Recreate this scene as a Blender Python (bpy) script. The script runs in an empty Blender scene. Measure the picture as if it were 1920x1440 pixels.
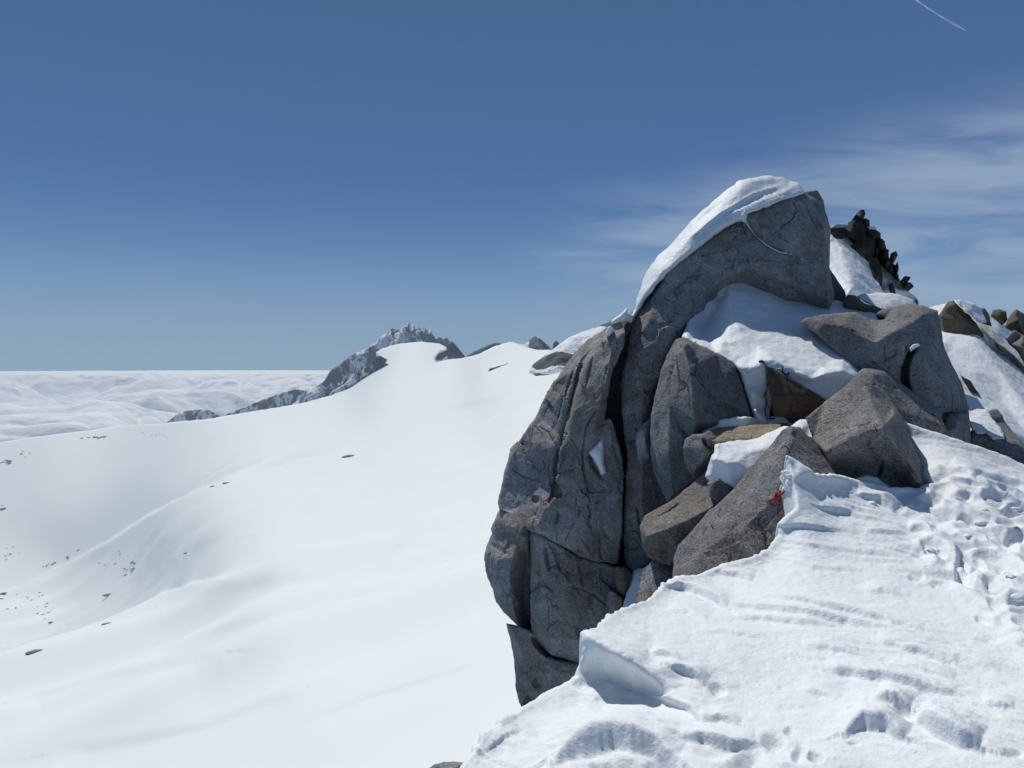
import bpy, math, time, bmesh
import numpy as np
from mathutils import Matrix, Vector
from mathutils.geometry import delaunay_2d_cdt

S = bpy.context.scene
COL = S.collection
R = math.radians

# ---------------------------------------------------------------- camera
FPX = 1423.0
CAM_Z = 1.7
PITCH, ROLL = R(-2.15), R(0.35)
cam_d = bpy.data.cameras.new('camera')
cam = bpy.data.objects.new('camera', cam_d)
COL.objects.link(cam)
cam_d.sensor_width = 36.0
cam_d.lens = 36.0 * FPX / 1920.0
cam_d.clip_start = 0.05
cam_d.clip_end = 400000.0
CM = Matrix.Rotation(R(90) + PITCH, 4, 'X') @ Matrix.Rotation(ROLL, 4, 'Z')
cam.matrix_world = Matrix.Translation((0, 0, CAM_Z)) @ CM
S.camera = cam
RV = np.array(CM.col[0][:3]); UV = np.array(CM.col[1][:3]); FV = -np.array(CM.col[2][:3])
C0 = np.array([0, 0, CAM_Z])

# ---------------------------------------------------------------- light
SUN_AZ, SUN_EL = R(-22), R(54)          # azimuth from +Y towards +X
sdir = Vector((math.sin(SUN_AZ) * math.cos(SUN_EL), math.cos(SUN_AZ) * math.cos(SUN_EL), math.sin(SUN_EL)))
sun_d = bpy.data.lights.new('sun', 'SUN')
sun_d.energy = 3.35
sun_d.angle = R(0.53)
sun_d.color = (1.0, 0.965, 0.91)
sun = bpy.data.objects.new('sun', sun_d)
COL.objects.link(sun)
sun.rotation_euler = (-sdir).to_track_quat('-Z', 'Y').to_euler()
sun.location = (-20, 30, 60)

S.view_settings.view_transform = 'Standard'
S.view_settings.look = 'None'
S.view_settings.exposure = 0.0
S.view_settings.gamma = 1.0

# ---------------------------------------------------------------- node helper
class NT:
    def __init__(self, tree):
        self.t = tree; self.n = tree.nodes; self.l = tree.links
    def new(self, typ, **kw):
        nd = self.n.new(typ)
        for k, v in kw.items():
            if k.startswith('_'):
                setattr(nd, k[1:], v)
        for k, v in kw.items():
            if k.startswith('_'):
                continue
            key = int(k[1:]) if k[0] == 'i' and k[1:].isdigit() else k.replace('__', ' ')
            s = nd.inputs[key]
            if hasattr(v, 'is_output') or isinstance(v, bpy.types.NodeSocket):
                self.l.new(v, s)
            else:
                s.default_value = v
        return nd
    def math(self, op, a, b=0.5, clamp=False):
        return self.new('ShaderNodeMath', _operation=op, _use_clamp=clamp, i0=a, i1=b).outputs[0]
    def mix(self, fac, a, b, blend='MIX'):
        nd = self.n.new('ShaderNodeMix'); nd.data_type = 'RGBA'; nd.blend_type = blend
        for i, v in ((0, fac), (6, a), (7, b)):
            if isinstance(v, bpy.types.NodeSocket):
                self.l.new(v, nd.inputs[i])
            else:
                nd.inputs[i].default_value = v
        return nd.outputs[2]
    def ramp(self, fac, stops, interp='LINEAR'):
        nd = self.n.new('ShaderNodeValToRGB'); nd.color_ramp.interpolation = interp
        e = nd.color_ramp.elements
        while len(e) < len(stops):
            e.new(0.5)
        for el, (p, c) in zip(e, stops):
            el.position = p
            el.color = c if not isinstance(c, (int, float)) else (c, c, c, 1)
        self.l.new(fac, nd.inputs[0])
        return nd.outputs[0]
    def mr(self, v, a, b, c=0.0, d=1.0, smooth=True):
        nd = self.new('ShaderNodeMapRange', _interpolation_type='SMOOTHSTEP' if smooth else 'LINEAR')
        self.l.new(v, nd.inputs[0])
        for i, x in zip((1, 2, 3, 4), (a, b, c, d)):
            nd.inputs[i].default_value = x
        return nd.outputs[0]
    def noise(self, vec, scale, detail=4, rough=0.55, dist=0.0):
        return self.new('ShaderNodeTexNoise', Vector=vec, Scale=scale, Detail=detail, Roughness=rough, Distortion=dist).outputs[0]
    def mapping(self, vec, scale=(1, 1, 1), rot=(0, 0, 0), loc=(0, 0, 0)):
        return self.new('ShaderNodeMapping', Vector=vec, Scale=scale, Rotation=rot, Location=loc).outputs[0]

def c4(r, g, b): return (r, g, b, 1.0)

# ---------------------------------------------------------------- world: sky with thin cirrus
W = bpy.data.worlds.new('World'); S.world = W; W.use_nodes = True
w = NT(W.node_tree); w.n.clear()
sky = w.n.new('ShaderNodeTexSky'); sky.sky_type = 'NISHITA'; sky.sun_disc = False
sky.sun_elevation = SUN_EL; sky.sun_rotation = SUN_AZ
sky.altitude = 2600; sky.air_density = 1.0; sky.dust_density = 0.0; sky.ozone_density = 1.6
tc = w.n.new('ShaderNodeTexCoord')
dirv = tc.outputs['Generated']
sep = w.new('ShaderNodeSeparateXYZ', Vector=dirv)
azr = w.math('DIVIDE', sep.outputs[0], sep.outputs[1])       # x/y
elr = w.math('DIVIDE', sep.outputs[2], sep.outputs[1])       # z/y
front = w.math('GREATER_THAN', sep.outputs[1], 0.05)
comb = w.new('ShaderNodeCombineXYZ', X=azr, Y=elr, Z=0.0).outputs[0]
cv = w.mapping(comb, scale=(2.2, 13.0, 1.0), rot=(0, 0, R(-9)))
n1 = w.noise(cv, 1.6, 7, 0.62, 0.7)
n2 = w.noise(w.mapping(comb, scale=(1.2, 5.0, 1.0), rot=(0, 0, R(-14)), loc=(3.1, .6, 0)), 1.5, 3, 0.5, 0.3)
# band where the cirrus lies: rising to the right
slope = w.math('SUBTRACT', elr, w.math('MULTIPLY', azr, 0.26))
b_up = w.mr(slope, 0.23, 0.08)
b_lo = w.mr(elr, -0.02, 0.05)
b_az = w.mr(azr, -0.04, 0.14)
m = w.math('MULTIPLY', w.math('MULTIPLY', b_up, b_az), w.math('MULTIPLY', b_lo, front))
cf = w.mr(w.math('ADD', w.math('MULTIPLY', n1, 0.6), w.math('MULTIPLY', n2, 0.55)), 0.42, 0.72)
cf = w.math('MULTIPLY', w.math('MULTIPLY', cf, m), 0.70, True)
def _lin(c): return tuple(((v / 255) / 12.92 if v <= 10 else ((v / 255 + .055) / 1.055) ** 2.4) / .075 for v in c) + (1.0,)
SKYC = [(-.01, (143, 169, 191)), (.02, (131, 161, 187)), (.05, (121, 154, 184)), (.075, (114, 148, 183)), (.10, (101, 140, 181)), (.13, (88, 127, 173)), (.184, (72, 112, 163)), (.235, (68, 104, 156)), (.31, (67, 101, 149)), (.42, (62, 95, 139))]
lowsky = w.ramp(w.mr(sep.outputs[2], -.05, .45, smooth=False), [((z + .05) / .5, _lin(c)) for z, c in SKYC])
hi = w.mix(1.0, sky.outputs[0], c4(1.0, 1.02, 1.0), 'MULTIPLY')
skyc = w.mix(w.mr(sep.outputs[2], .40, .62), lowsky, hi)
col = w.mix(cf, skyc, c4(4.8, 6.0, 7.6))
bg = w.new('ShaderNodeBackground', Color=col, Strength=0.075)
w.new('ShaderNodeOutputWorld', Surface=bg.outputs[0])

# ---------------------------------------------------------------- numpy noise
def _h(ix, iy, iz, seed):
    h = (ix.astype(np.int64) * 374761393 + iy.astype(np.int64) * 668265263 + iz.astype(np.int64) * 2147483647 + seed * 1274126177) & 0xffffffff
    h = ((h ^ (h >> 13)) * 1274126177) & 0xffffffff
    h = ((h ^ (h >> 16)) * 2246822519) & 0xffffffff
    return (h ^ (h >> 15)) & 0xffffffff
def vnoise(p, seed=0):
    """gradient noise in about -1..1; p is (n,3)"""
    i = np.floor(p); f = p - i; i = i.astype(np.int64)
    u = f * f * f * (f * (f * 6 - 15) + 10)
    out = 0
    for dx in (0, 1):
        for dy in (0, 1):
            for dz in (0, 1):
                h = _h(i[:, 0] + dx, i[:, 1] + dy, i[:, 2] + dz, seed)
                gx = (h & 1023) / 511.5 - 1; gy = ((h >> 10) & 1023) / 511.5 - 1; gz = ((h >> 20) & 1023) / 511.5 - 1
                d = gx * (f[:, 0] - dx) + gy * (f[:, 1] - dy) + gz * (f[:, 2] - dz)
                wx = u[:, 0] if dx else 1 - u[:, 0]
                wy = u[:, 1] if dy else 1 - u[:, 1]
                wz = u[:, 2] if dz else 1 - u[:, 2]
                out = out + d * wx * wy * wz
    return out
def fbm(p, seed=0, octv=4, gain=0.5, ridged=False):
    a, s = 1.0, 0.0
    q = p.copy()
    for o in range(octv):
        n = vnoise(q, seed + o * 17)
        s = s + a * ((1 - 2 * np.abs(n)) - .5 if ridged else n)
        a *= gain; q = q * 2.03 + 7.7
    return s
def chips(p, scale, seed, tilt=0.5):
    """planar chips: every cell of a jittered lattice is a tilted plane; returns offset in units of scale"""
    q = p / scale
    i = np.floor(q).astype(np.int64)
    best = np.full(len(q), 9e9); off = np.zeros(len(q)); sec = np.full(len(q), 9e9)
    for dx in (-1, 0, 1):
        for dy in (-1, 0, 1):
            for dz in (-1, 0, 1):
                a, b, c = i[:, 0] + dx, i[:, 1] + dy, i[:, 2] + dz
                h = _h(a, b, c, seed); g = _h(a, b, c, seed + 5)
                sx = a + (h & 1023) / 1023.; sy = b + ((h >> 10) & 1023) / 1023.; sz = c + ((h >> 20) & 1023) / 1023.
                vx, vy, vz = q[:, 0] - sx, q[:, 1] - sy, q[:, 2] - sz
                d = vx * vx + vy * vy + vz * vz
                o = tilt * (vx * ((g & 1023) / 511.5 - 1) + vy * (((g >> 10) & 1023) / 511.5 - 1) + vz * (((g >> 20) & 1023) / 511.5 - 1))
                m = d < best
                sec = np.where(m, best, np.minimum(sec, d))
                best = np.where(m, d, best); off = np.where(m, o, off)
    return off, np.sqrt(sec) - np.sqrt(best)

def sstep(a, b, x):
    t = np.clip((x - a) / (b - a), 0, 1); return t * t * (3 - 2 * t)

# ---------------------------------------------------------------- geometry helpers
def ray(px, py):
    x = (np.asarray(px, float) - 960) / FPX; y = (720 - np.asarray(py, float)) / FPX
    return FV + x[..., None] * RV + y[..., None] * UV
def at(px, py, d):
    return C0 + ray(px, py) * np.asarray(d, float)[..., None]
def rayz(px, py):
    return ray(px, py)[..., 2]

def inside(poly, x, y):
    r = np.zeros(x.shape, bool); n = len(poly)
    for k in range(n):
        x1, y1 = poly[k]; x2, y2 = poly[(k + 1) % n]
        if y1 == y2: continue
        c = ((y1 > y) != (y2 > y)) & (x < (x2 - x1) * (y - y1) / (y2 - y1) + x1)
        r ^= c
    return r
def seg_near(x, y, pts, closed=False):
    """distance, nearest point, signed side and running parameter 0..1 to a polyline"""
    P = np.asarray(pts, float)
    if closed: P = np.vstack([P, P[:1]])
    L = np.hypot(*(P[1:] - P[:-1]).T); T = np.concatenate([[0], np.cumsum(L)]) / max(L.sum(), 1e-9)
    bd = np.full(x.shape, 1e18); bx = x.copy(); by = y.copy(); bs = np.zeros(x.shape); bt = np.zeros(x.shape)
    for k in range(len(P) - 1):
        ax, ay = P[k]; ex, ey = P[k + 1] - P[k]; q = ex * ex + ey * ey + 1e-12
        t = np.clip(((x - ax) * ex + (y - ay) * ey) / q, 0, 1)
        cx, cy = ax + t * ex, ay + t * ey
        d = (x - cx) ** 2 + (y - cy) ** 2
        m = d < bd
        bd = np.where(m, d, bd); bx = np.where(m, cx, bx); by = np.where(m, cy, by)
        bs = np.where(m, np.sign(ex * (y - ay) - ey * (x - ax)), bs)
        bt = np.where(m, T[k] + t * (T[k + 1] - T[k]), bt)
    return np.sqrt(bd), bx, by, bs, bt

def fill_delta(o):
    n = len(o); P = np.array([(a[0], a[1]) for a in o], float)
    have = [i for i, a in enumerate(o) if len(a) > 2]
    if not have: return P, np.zeros(n)
    L = np.hypot(*(np.roll(P, -1, 0) - P).T); T = np.concatenate([[0], np.cumsum(L)[:-1]]); tot = L.sum()
    tx = np.array([T[i] for i in have]); vx = np.array([o[i][2] for i in have])
    tx = np.concatenate([tx - tot, tx, tx + tot]); vx = np.tile(vx, 3)
    return P, np.interp(T, tx, vx)

def cdt_field(outline, pts, creases, base, zmode):
    P, D = fill_delta(outline)
    V = [tuple(p) for p in P]; D = list(D); E = [(i, (i + 1) % len(P)) for i in range(len(P))]
    for c in creases:
        for k, a in enumerate(c):
            V.append((a[0], a[1])); D.append(a[2])
            if k: E.append((len(V) - 2, len(V) - 1))
    for a in pts:
        V.append((a[0], a[1])); D.append(a[2])
    V = np.array(V, float); D = np.array(D, float)
    if zmode: dep = D / rayz(V[:, 0], V[:, 1])
    else: dep = base + D
    inv = 1.0 / dep
    ov, oe, of, og, _, _ = delaunay_2d_cdt([Vector(v) for v in V], E, [], 0, 1e-4, True)
    OV = np.array([(v.x, v.y) for v in ov]); OI = np.zeros(len(OV))
    for k, src in enumerate(og):
        if src: OI[k] = inv[src[0]]
        else:
            d = np.hypot(V[:, 0] - OV[k, 0], V[:, 1] - OV[k, 1]); j = np.argsort(d)[:3]; wg = 1 / (d[j] + 1e-3)
            OI[k] = (inv[j] * wg).sum() / wg.sum()
    tris = [f for f in of if len(f) == 3]
    def f(x, y):
        best = np.full(x.shape, -1e9); val = np.full(x.shape, inv.mean())
        for a, b, c in tris:
            A, B, Cc = OV[a], OV[b], OV[c]
            det = (B[0] - A[0]) * (Cc[1] - A[1]) - (Cc[0] - A[0]) * (B[1] - A[1])
            if abs(det) < 1e-6: continue
            u = ((x - A[0]) * (Cc[1] - A[1]) - (Cc[0] - A[0]) * (y - A[1])) / det
            v = ((B[0] - A[0]) * (y - A[1]) - (x - A[0]) * (B[1] - A[1])) / det
            mb = np.minimum(np.minimum(u, v), 1 - u - v)
            m = mb > best
            uu = np.clip(u, -.1, 1.1); vv = np.clip(v, -.1, 1.1)
            val = np.where(m, OI[a] * (1 - uu - vv) + OI[b] * uu + OI[c] * vv, val); best = np.where(m, mb, best)
        return np.clip(val, inv.min() * .9, inv.max() * 1.1)
    return f

def smooth_outline(P, jag, seed, res):
    """resample an outline finely and roughen it"""
    P = np.asarray(P, float); Q = []
    n = len(P)
    for k in range(n):
        a, b = P[k], P[(k + 1) % n]; m = max(1, int(np.hypot(*(b - a)) / res))
        for j in range(m): Q.append(a + (b - a) * j / m)
    Q = np.array(Q)
    if jag > 0:
        q3 = np.c_[Q / (jag * 9.0), np.full(len(Q), seed * 3.3)]
        q4 = np.c_[Q / (jag * 3.0), np.full(len(Q), seed * 1.7)]
        Q = Q + np.c_[vnoise(q3, seed) , vnoise(q3, seed + 3)] * jag * 1.3 + np.c_[vnoise(q4, seed + 1), vnoise(q4, seed + 9)] * jag * .55
    return Q

def put(name, verts, faces, mat, parent=None, smooth=True, origin=None, attrs=None):
    verts = np.asarray(verts, float)
    if origin is None:
        origin = np.array([(verts[:, 0].min() + verts[:, 0].max()) / 2, (verts[:, 1].min() + verts[:, 1].max()) / 2, verts[:, 2].min()])
    if parent is not None: origin = np.array(parent.location)
    me = bpy.data.meshes.new(name)
    me.from_pydata((verts - origin).tolist(), [], faces if isinstance(faces, list) else faces.tolist())
    me.update()
    if smooth: me.polygons.foreach_set('use_smooth', np.ones(len(me.polygons), bool))
    if attrs:
        for k, v in attrs.items():
            a = me.attributes.new(k, 'FLOAT', 'POINT'); a.data.foreach_set('value', np.asarray(v, np.float32))
    me.materials.append(mat)
    o = bpy.data.objects.new(name, me); COL.objects.link(o)
    if parent is None: o.location = origin
    else: o.parent = parent
    return o

def tag(o, label=None, cat=None, group=None, kind=None):
    for k, v in (('label', label), ('category', cat), ('group', group), ('kind', kind)):
        if v: o[k] = v
    return o

def relief(name, outline, mat, base=10.0, pts=(), creases=(), step=3.0, thick=1.0, shrink=0.12, push='ray', blur=1,
           round_px=0, round_d=0.0, jag=1.2, zmode=False, depthfn=None, carve=(), disp=None, rough=1.0, seed=1,
           parent=None, snow=False, attrs=None, back=(0.04, .3, 1.0), stri=0.0, snap=None, blur2=None):
    P, _ = fill_delta(outline)
    O = smooth_outline(P, jag, seed, max(step * .8, 1.5))
    x0, y0 = O.min(0) - step; x1, y1 = O.max(0) + step
    gx = np.arange(x0, x1 + step, step); gy = np.arange(y0, y1 + step, step)
    X, Y = np.meshgrid(gx, gy); cx = (X[:-1, :-1] + X[1:, 1:]) / 2; cy = (Y[:-1, :-1] + Y[1:, 1:]) / 2
    cell = inside([tuple(q) for q in O], cx, cy)
    nx = len(gx)
    idx = np.arange(X.size).reshape(X.shape)
    quads = np.stack([idx[:-1, :-1], idx[1:, :-1], idx[1:, 1:], idx[:-1, 1:]], -1)[cell]
    used, inv = np.unique(quads, return_inverse=True); quads = inv.reshape(quads.shape)
    px = X.ravel()[used].copy(); py = Y.ravel()[used].copy()
    # boundary
    E = np.concatenate([quads[:, [0, 1]], quads[:, [1, 2]], quads[:, [2, 3]], quads[:, [3, 0]]])
    key = np.sort(E, 1); uk, first, cnt = np.unique(key[:, 0] * 10000000 + key[:, 1], return_index=True, return_counts=True)
    BE = E[first[cnt == 1]]; bv = np.unique(BE)
    _, sx, sy, _, _ = seg_near(px[bv], py[bv], O, True)
    mv = np.hypot(sx - px[bv], sy - py[bv]); k = np.minimum(1, 1.3 * step / (mv + 1e-9))
    px[bv] += (sx - px[bv]) * k; py[bv] += (sy - py[bv]) * k
    allE = np.unique(key, axis=0)
    i1 = np.concatenate([allE[:, 0], allE[:, 1]]); i2 = np.concatenate([allE[:, 1], allE[:, 0]]); c = np.bincount(i1, minlength=len(px)).astype(float)
    def lap(v, it, fixb=False):
        for _ in range(it):
            if v.ndim == 1: s = np.bincount(i1, v[i2], len(v))
            else: s = np.stack([np.bincount(i1, v[i2, k], len(v)) for k in range(v.shape[1])], 1)
            nv = .4 * v + .6 * s / (c if v.ndim == 1 else c[:, None])
            if fixb: nv[bv] = v[bv]
            v = nv
        return v
    # relax the grid near the rim a little
    q = lap(np.c_[px, py], 2, True); px, py = q[:, 0], q[:, 1]
    if snap is not None:
        for fl in snap:
            yl = fl(px); sg_ = py - yl
            py = np.where((sg_ >= 0) & (sg_ < step), yl + .35, py); py = np.where((sg_ < 0) & (sg_ > -step), yl - .35, py)
    if depthfn is not None: dep = depthfn(px, py)
    else:
        iv = cdt_field(outline, pts, creases, base, zmode)(px, py)
        iv = lap(iv, blur)
        if blur2: mk2 = blur2[1](px, py); iv = iv * (1 - mk2) + lap(iv, blur2[0]) * mk2
        dep = 1 / iv
    if round_px:
        dd, *_ = seg_near(px, py, O, True)
        t = np.clip(1 - dd / round_px, 0, 1); dep = dep + round_d * t * t * (.4 + .6 * t)
    for cv_ in carve:
        pl, wd, am = cv_[:3]
        dd, _, _, sg, tt = seg_near(px, py, pl)
        tap = np.clip(np.minimum(tt, 1 - tt) * 6 + .25, 0, 1)
        if len(cv_) > 3 and cv_[3] == 'step': dep = dep + am * tap * sstep(-wd, wd, dd * sg) * np.exp(-(np.maximum(dd * sg, 0) / (3.5 * wd)) ** 2)
        else: dep = dep + am * tap * (1 - sstep(0.0, 1.0, dd / wd))
    V = at(px, py, dep)
    # closed solid: rings behind the rim
    ctr = np.array([px.mean(), py.mean()])
    nb = len(bv); remap = -np.ones(len(px), int); remap[bv] = np.arange(nb)
    VV = [V]; F = quads.tolist(); prev = bv; base_i = len(px)
    cm = V[bv].mean(0)
    for t in back:
        if push == 'ray':
            sc = 1 - shrink * t
            qx = ctr[0] + (px[bv] - ctr[0]) * sc; qy = ctr[1] + (py[bv] - ctr[1]) * sc
            nv = at(qx, qy, dep[bv] + thick * t)
        else:
            nv = V[bv] + np.array(push) * thick * t
            nv[:, :2] = cm[:2] + (nv[:, :2] - cm[:2]) * (1 - shrink * t)
        VV.append(nv); ids = np.arange(base_i, base_i + nb); base_i += nb
        a, b = BE[:, 0], BE[:, 1]
        pa, pb = (prev[remap[a]], prev[remap[b]]); na, nb_ = ids[remap[a]], ids[remap[b]]
        F += np.stack([pa, na, nb_, pb], 1).tolist(); prev = ids
    last = VV[-1]; VV.append(last.mean(0)[None, :]); c_i = base_i
    if push != 'ray':      # open sheets (snow, glacier): the centre vertex sits far below, joined to one edge only
        VV[-1] = np.array([[last[:, 0].mean(), last[:, 1].mean(), last[:, 2].min() - .2 * thick]])
        F += [[int(prev[remap[BE[0, 0]]]), c_i, int(prev[remap[BE[0, 1]]])]]
    else:
        F += np.stack([prev[remap[BE[:, 0]]], np.full(len(BE), c_i), prev[remap[BE[:, 1]]]], 1).tolist()
    VV = np.concatenate(VV)
    # normals
    def normals(VV):
        Q = np.array([f for f in F if len(f) == 4]); T3 = np.array([f for f in F if len(f) == 3])
        N = np.zeros_like(VV)
        fn = np.cross(VV[Q[:, 2]] - VV[Q[:, 0]], VV[Q[:, 3]] - VV[Q[:, 1]])
        for k in range(4): np.add.at(N, Q[:, k], fn)
        ft = np.cross(VV[T3[:, 1]] - VV[T3[:, 0]], VV[T3[:, 2]] - VV[T3[:, 0]])
        for k in range(3): np.add.at(N, T3[:, k], ft)
        return N / (np.linalg.norm(N, axis=1)[:, None] + 1e-12)
    N = normals(VV)
    m0 = len(px) // 2
    if np.dot(N[:len(px)].mean(0), V.mean(0) - C0) > 0:
        F = [f[::-1] for f in F]; N = -N
    nf = len(px); Ns = lap(N[:nf], 3); N[:nf] = Ns / (np.linalg.norm(Ns, axis=1)[:, None] + 1e-9)
    for q_ in range(len(back)): N[nf + q_ * nb:nf + (q_ + 1) * nb] = N[bv] * (.9 if q_ == 0 else .5) + N[nf + q_ * nb:nf + (q_ + 1) * nb] * .4
    PX = np.concatenate([px, np.tile(px[bv], len(back)), [ctr[0]]]); PY = np.concatenate([py, np.tile(py[bv], len(back)), [ctr[1]]])
    if disp is not None: VV = VV + N * np.asarray(disp(VV, PX, PY, N))[:, None]
    elif rough > 0:
        if snow:
            h = .030 * fbm(VV / .7, seed, 3) + .014 * fbm(VV / .16, seed + 4, 3) + .010 * fbm(VV / np.array([.30, .10, .06]), seed + 6, 2, .5, True) * sstep(-.3, .3, vnoise(VV / .9, seed + 7))
            VV = VV + N * (h * rough)[:, None]
        else:
            wp = VV + .05 * np.c_[vnoise(VV / .4, 3), vnoise(VV / .4, 4), vnoise(VV / .4, 5)]
            o1, e1 = chips(wp, .70, seed, .5)
            o2, e2 = chips(wp + 50, .25, seed + 2, .5)
            h = .016 * fbm(VV / .8, seed, 2) + .075 * o1 + .016 * o2 + .006 * fbm(VV / .11, seed + 8, 3)
            crk = (1 - sstep(0, .07, e1)) * (vnoise(VV / .9, seed + 30) > .30)
            h = h - .03 * crk
            if stri:
                sh = VV[:, 2] * .22
                q = np.c_[wp[:, 0] + sh, wp[:, 1] * .9, wp[:, 2] * .24]
                o3, e3 = chips(q, .50, seed + 40, .6); o4, e4 = chips(q + 9, .13, seed + 41, .6)
                h = h + stri * (.085 * o3 + .009 * o4 - .035 * (1 - sstep(0, .08, e3)) * (vnoise(VV / .6, seed + 31) > .28))
            rim, *_ = seg_near(PX, PY, P, True); rw = .30 + .70 * sstep(0, min(16, 5 * step), rim); rw[nf:] = .30
            VV = VV + N * (h * rough * rw)[:, None]
    at_ = attrs(VV, PX, PY, N) if attrs else None
    ob = put(name, VV, F, mat, parent, attrs=at_)
    if not snow and disp is None: ob.data.set_sharp_from_angle(angle=R(30))
    return ob

# ---------------------------------------------------------------- materials
def new_mat(name):
    m = bpy.data.materials.new(name); m.use_nodes = True
    t = NT(m.node_tree); t.n.clear()
    return m, t

def granite(name, base=(.165, .165, .17), brown=0.25, brown_c=(.17, .135, .10), speck=1.0, dark=0.35, scale=1.0, stain=None, lichen=0.0):
    m, t = new_mat(name)
    geo = t.n.new('ShaderNodeNewGeometry'); P = geo.outputs['Position']
    big = t.noise(P, 0.9 * scale, 5, .6, .6)
    mid = t.noise(P, 4.5 * scale, 6, .62, .3)
    col = t.mix(t.mr(big, .35, .68), c4(*[c * .86 for c in base]), c4(*[min(1, c * 1.16) for c in base]))
    bm = t.mr(t.noise(t.mapping(P, loc=(7, 3, 1)), 1.3 * scale, 5, .65, .8), .60 - brown * .45, .72 - brown * .3)
    col = t.mix(t.math('MULTIPLY', bm, min(1, .35 + brown)), col, c4(*brown_c))
    # weathered dark films, drawn out downwards
    st = t.noise(t.mapping(P, scale=(2.6, 2.6, .75)), 2.2 * scale, 6, .66, .5)
    col = t.mix(t.math('MULTIPLY', t.mr(st, .53, .70), dark), col, c4(.055, .055, .06))
    blot = t.noise(t.mapping(P, loc=(1, 9, 4)), 6.0 * scale, 3, .6, 1.2)
    col = t.mix(t.math('MULTIPLY', t.mr(blot, .62, .68), .6), col, c4(.035, .035, .038))
    # hairline joints
    dv = t.new('ShaderNodeVectorMath', _operation='ADD', i0=P, i1=t.new('ShaderNodeVectorMath', _operation='SCALE', i0=t.new('ShaderNodeTexNoise', Vector=P, Scale=2.5, Detail=4.0).outputs['Color'], Scale=.16).outputs[0]).outputs[0]
    ve = t.new('ShaderNodeTexVoronoi', _feature='DISTANCE_TO_EDGE', Vector=t.mapping(dv, scale=(1.0, 1.0, .30), rot=(.15, .25, .2)), Scale=1.3 * scale).outputs['Distance']
    ve2 = t.new('ShaderNodeTexVoronoi', _feature='DISTANCE_TO_EDGE', Vector=t.mapping(dv, scale=(1.0, 1.0, .28), loc=(5, 5, 5), rot=(-.1, .2, .9)), Scale=3.4 * scale).outputs['Distance']
    jm = t.mr(t.noise(t.mapping(P, loc=(2, 8, 5)), 1.1 * scale, 3, .55), .53, .62)
    jm2 = t.mr(t.noise(t.mapping(P, loc=(8, 2, 1)), 1.7 * scale, 3, .55), .59, .68)
    jt = t.math('MAXIMUM', t.math('MULTIPLY', t.mr(ve, .011, .002), jm), t.math('MULTIPLY', t.mr(ve2, .016, .003), t.math('MULTIPLY', jm2, .7)))
    col = t.mix(t.math('MULTIPLY', jt, .75), col, c4(.03, .03, .032))
    # crystals
    v = t.new('ShaderNodeTexVoronoi', Vector=P, Scale=95.0).outputs['Color']
    vs = t.new('ShaderNodeSeparateColor', Color=v).outputs[0]
    sp = t.mr(vs, 0.0, 1.0, 1 - .42 * speck, 1 + .42 * speck, False)
    v2 = t.noise(P, 38, 3, .7)
    sp = t.math('MULTIPLY', sp, t.mr(v2, .3, .7, 1 - .3 * speck, 1 + .3 * speck, False))
    sp = t.math('MULTIPLY', sp, t.mr(mid, .3, .7, .78, 1.2, False))
    cc = t.new('ShaderNodeCombineColor', i0=sp, i1=sp, i2=sp).outputs[0]
    col = t.mix(1.0, col, cc, 'MULTIPLY')
    if lichen:
        lm = t.mr(t.noise(t.mapping(P, loc=(4, 4, 4)), 9, 5, .7), .62, .70)
        col = t.mix(t.math('MULTIPLY', lm, lichen), col, c4(.16, .17, .10))
    bs = t.new('ShaderNodeBsdfPrincipled', Base__Color=col, Roughness=.82)
    bs.inputs['Specular IOR Level'].default_value = .28
    hgt = t.math('ADD', t.math('MULTIPLY', t.noise(P, 22, 6, .68), .55), t.math('MULTIPLY', mid, 1.3))
    hgt = t.math('ADD', hgt, t.math('MULTIPLY', vs, .10))
    hgt = t.math('SUBTRACT', hgt, t.math('MULTIPLY', jt, .55))
    bp = t.new('ShaderNodeBump', Height=hgt, Strength=1.0, Distance=.035)
    t.l.new(bp.outputs[0], bs.inputs['Normal'])
    t.new('ShaderNodeOutputMaterial', Surface=bs.outputs[0])
    return m

def snow_mat(name, col=(.81, .845, .855), fine=1.35, sss=True, streak=0.0):
    m, t = new_mat(name)
    geo = t.n.new('ShaderNodeNewGeometry'); P = geo.outputs['Position']
    a = t.noise(P, 1.3, 3, .5)
    c = t.mix(a, c4(*[x * .985 for x in col]), c4(*[min(1, x * 1.015) for x in col]))
    bs = t.new('ShaderNodeBsdfPrincipled', Base__Color=c, Roughness=.55)
    bs.inputs['Specular IOR Level'].default_value = .25
    if fine > 0:
        h = t.math('ADD', t.math('MULTIPLY', t.noise(P, 9, 5, .6), 1.0), t.math('MULTIPLY', t.noise(P, 70, 3, .7), .16))
        bp = t.new('ShaderNodeBump', Height=h, Strength=.7 * fine, Distance=.02)
        t.l.new(bp.outputs[0], bs.inputs['Normal'])
    t.new('ShaderNodeOutputMaterial', Surface=bs.outputs[0])
    return m

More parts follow.
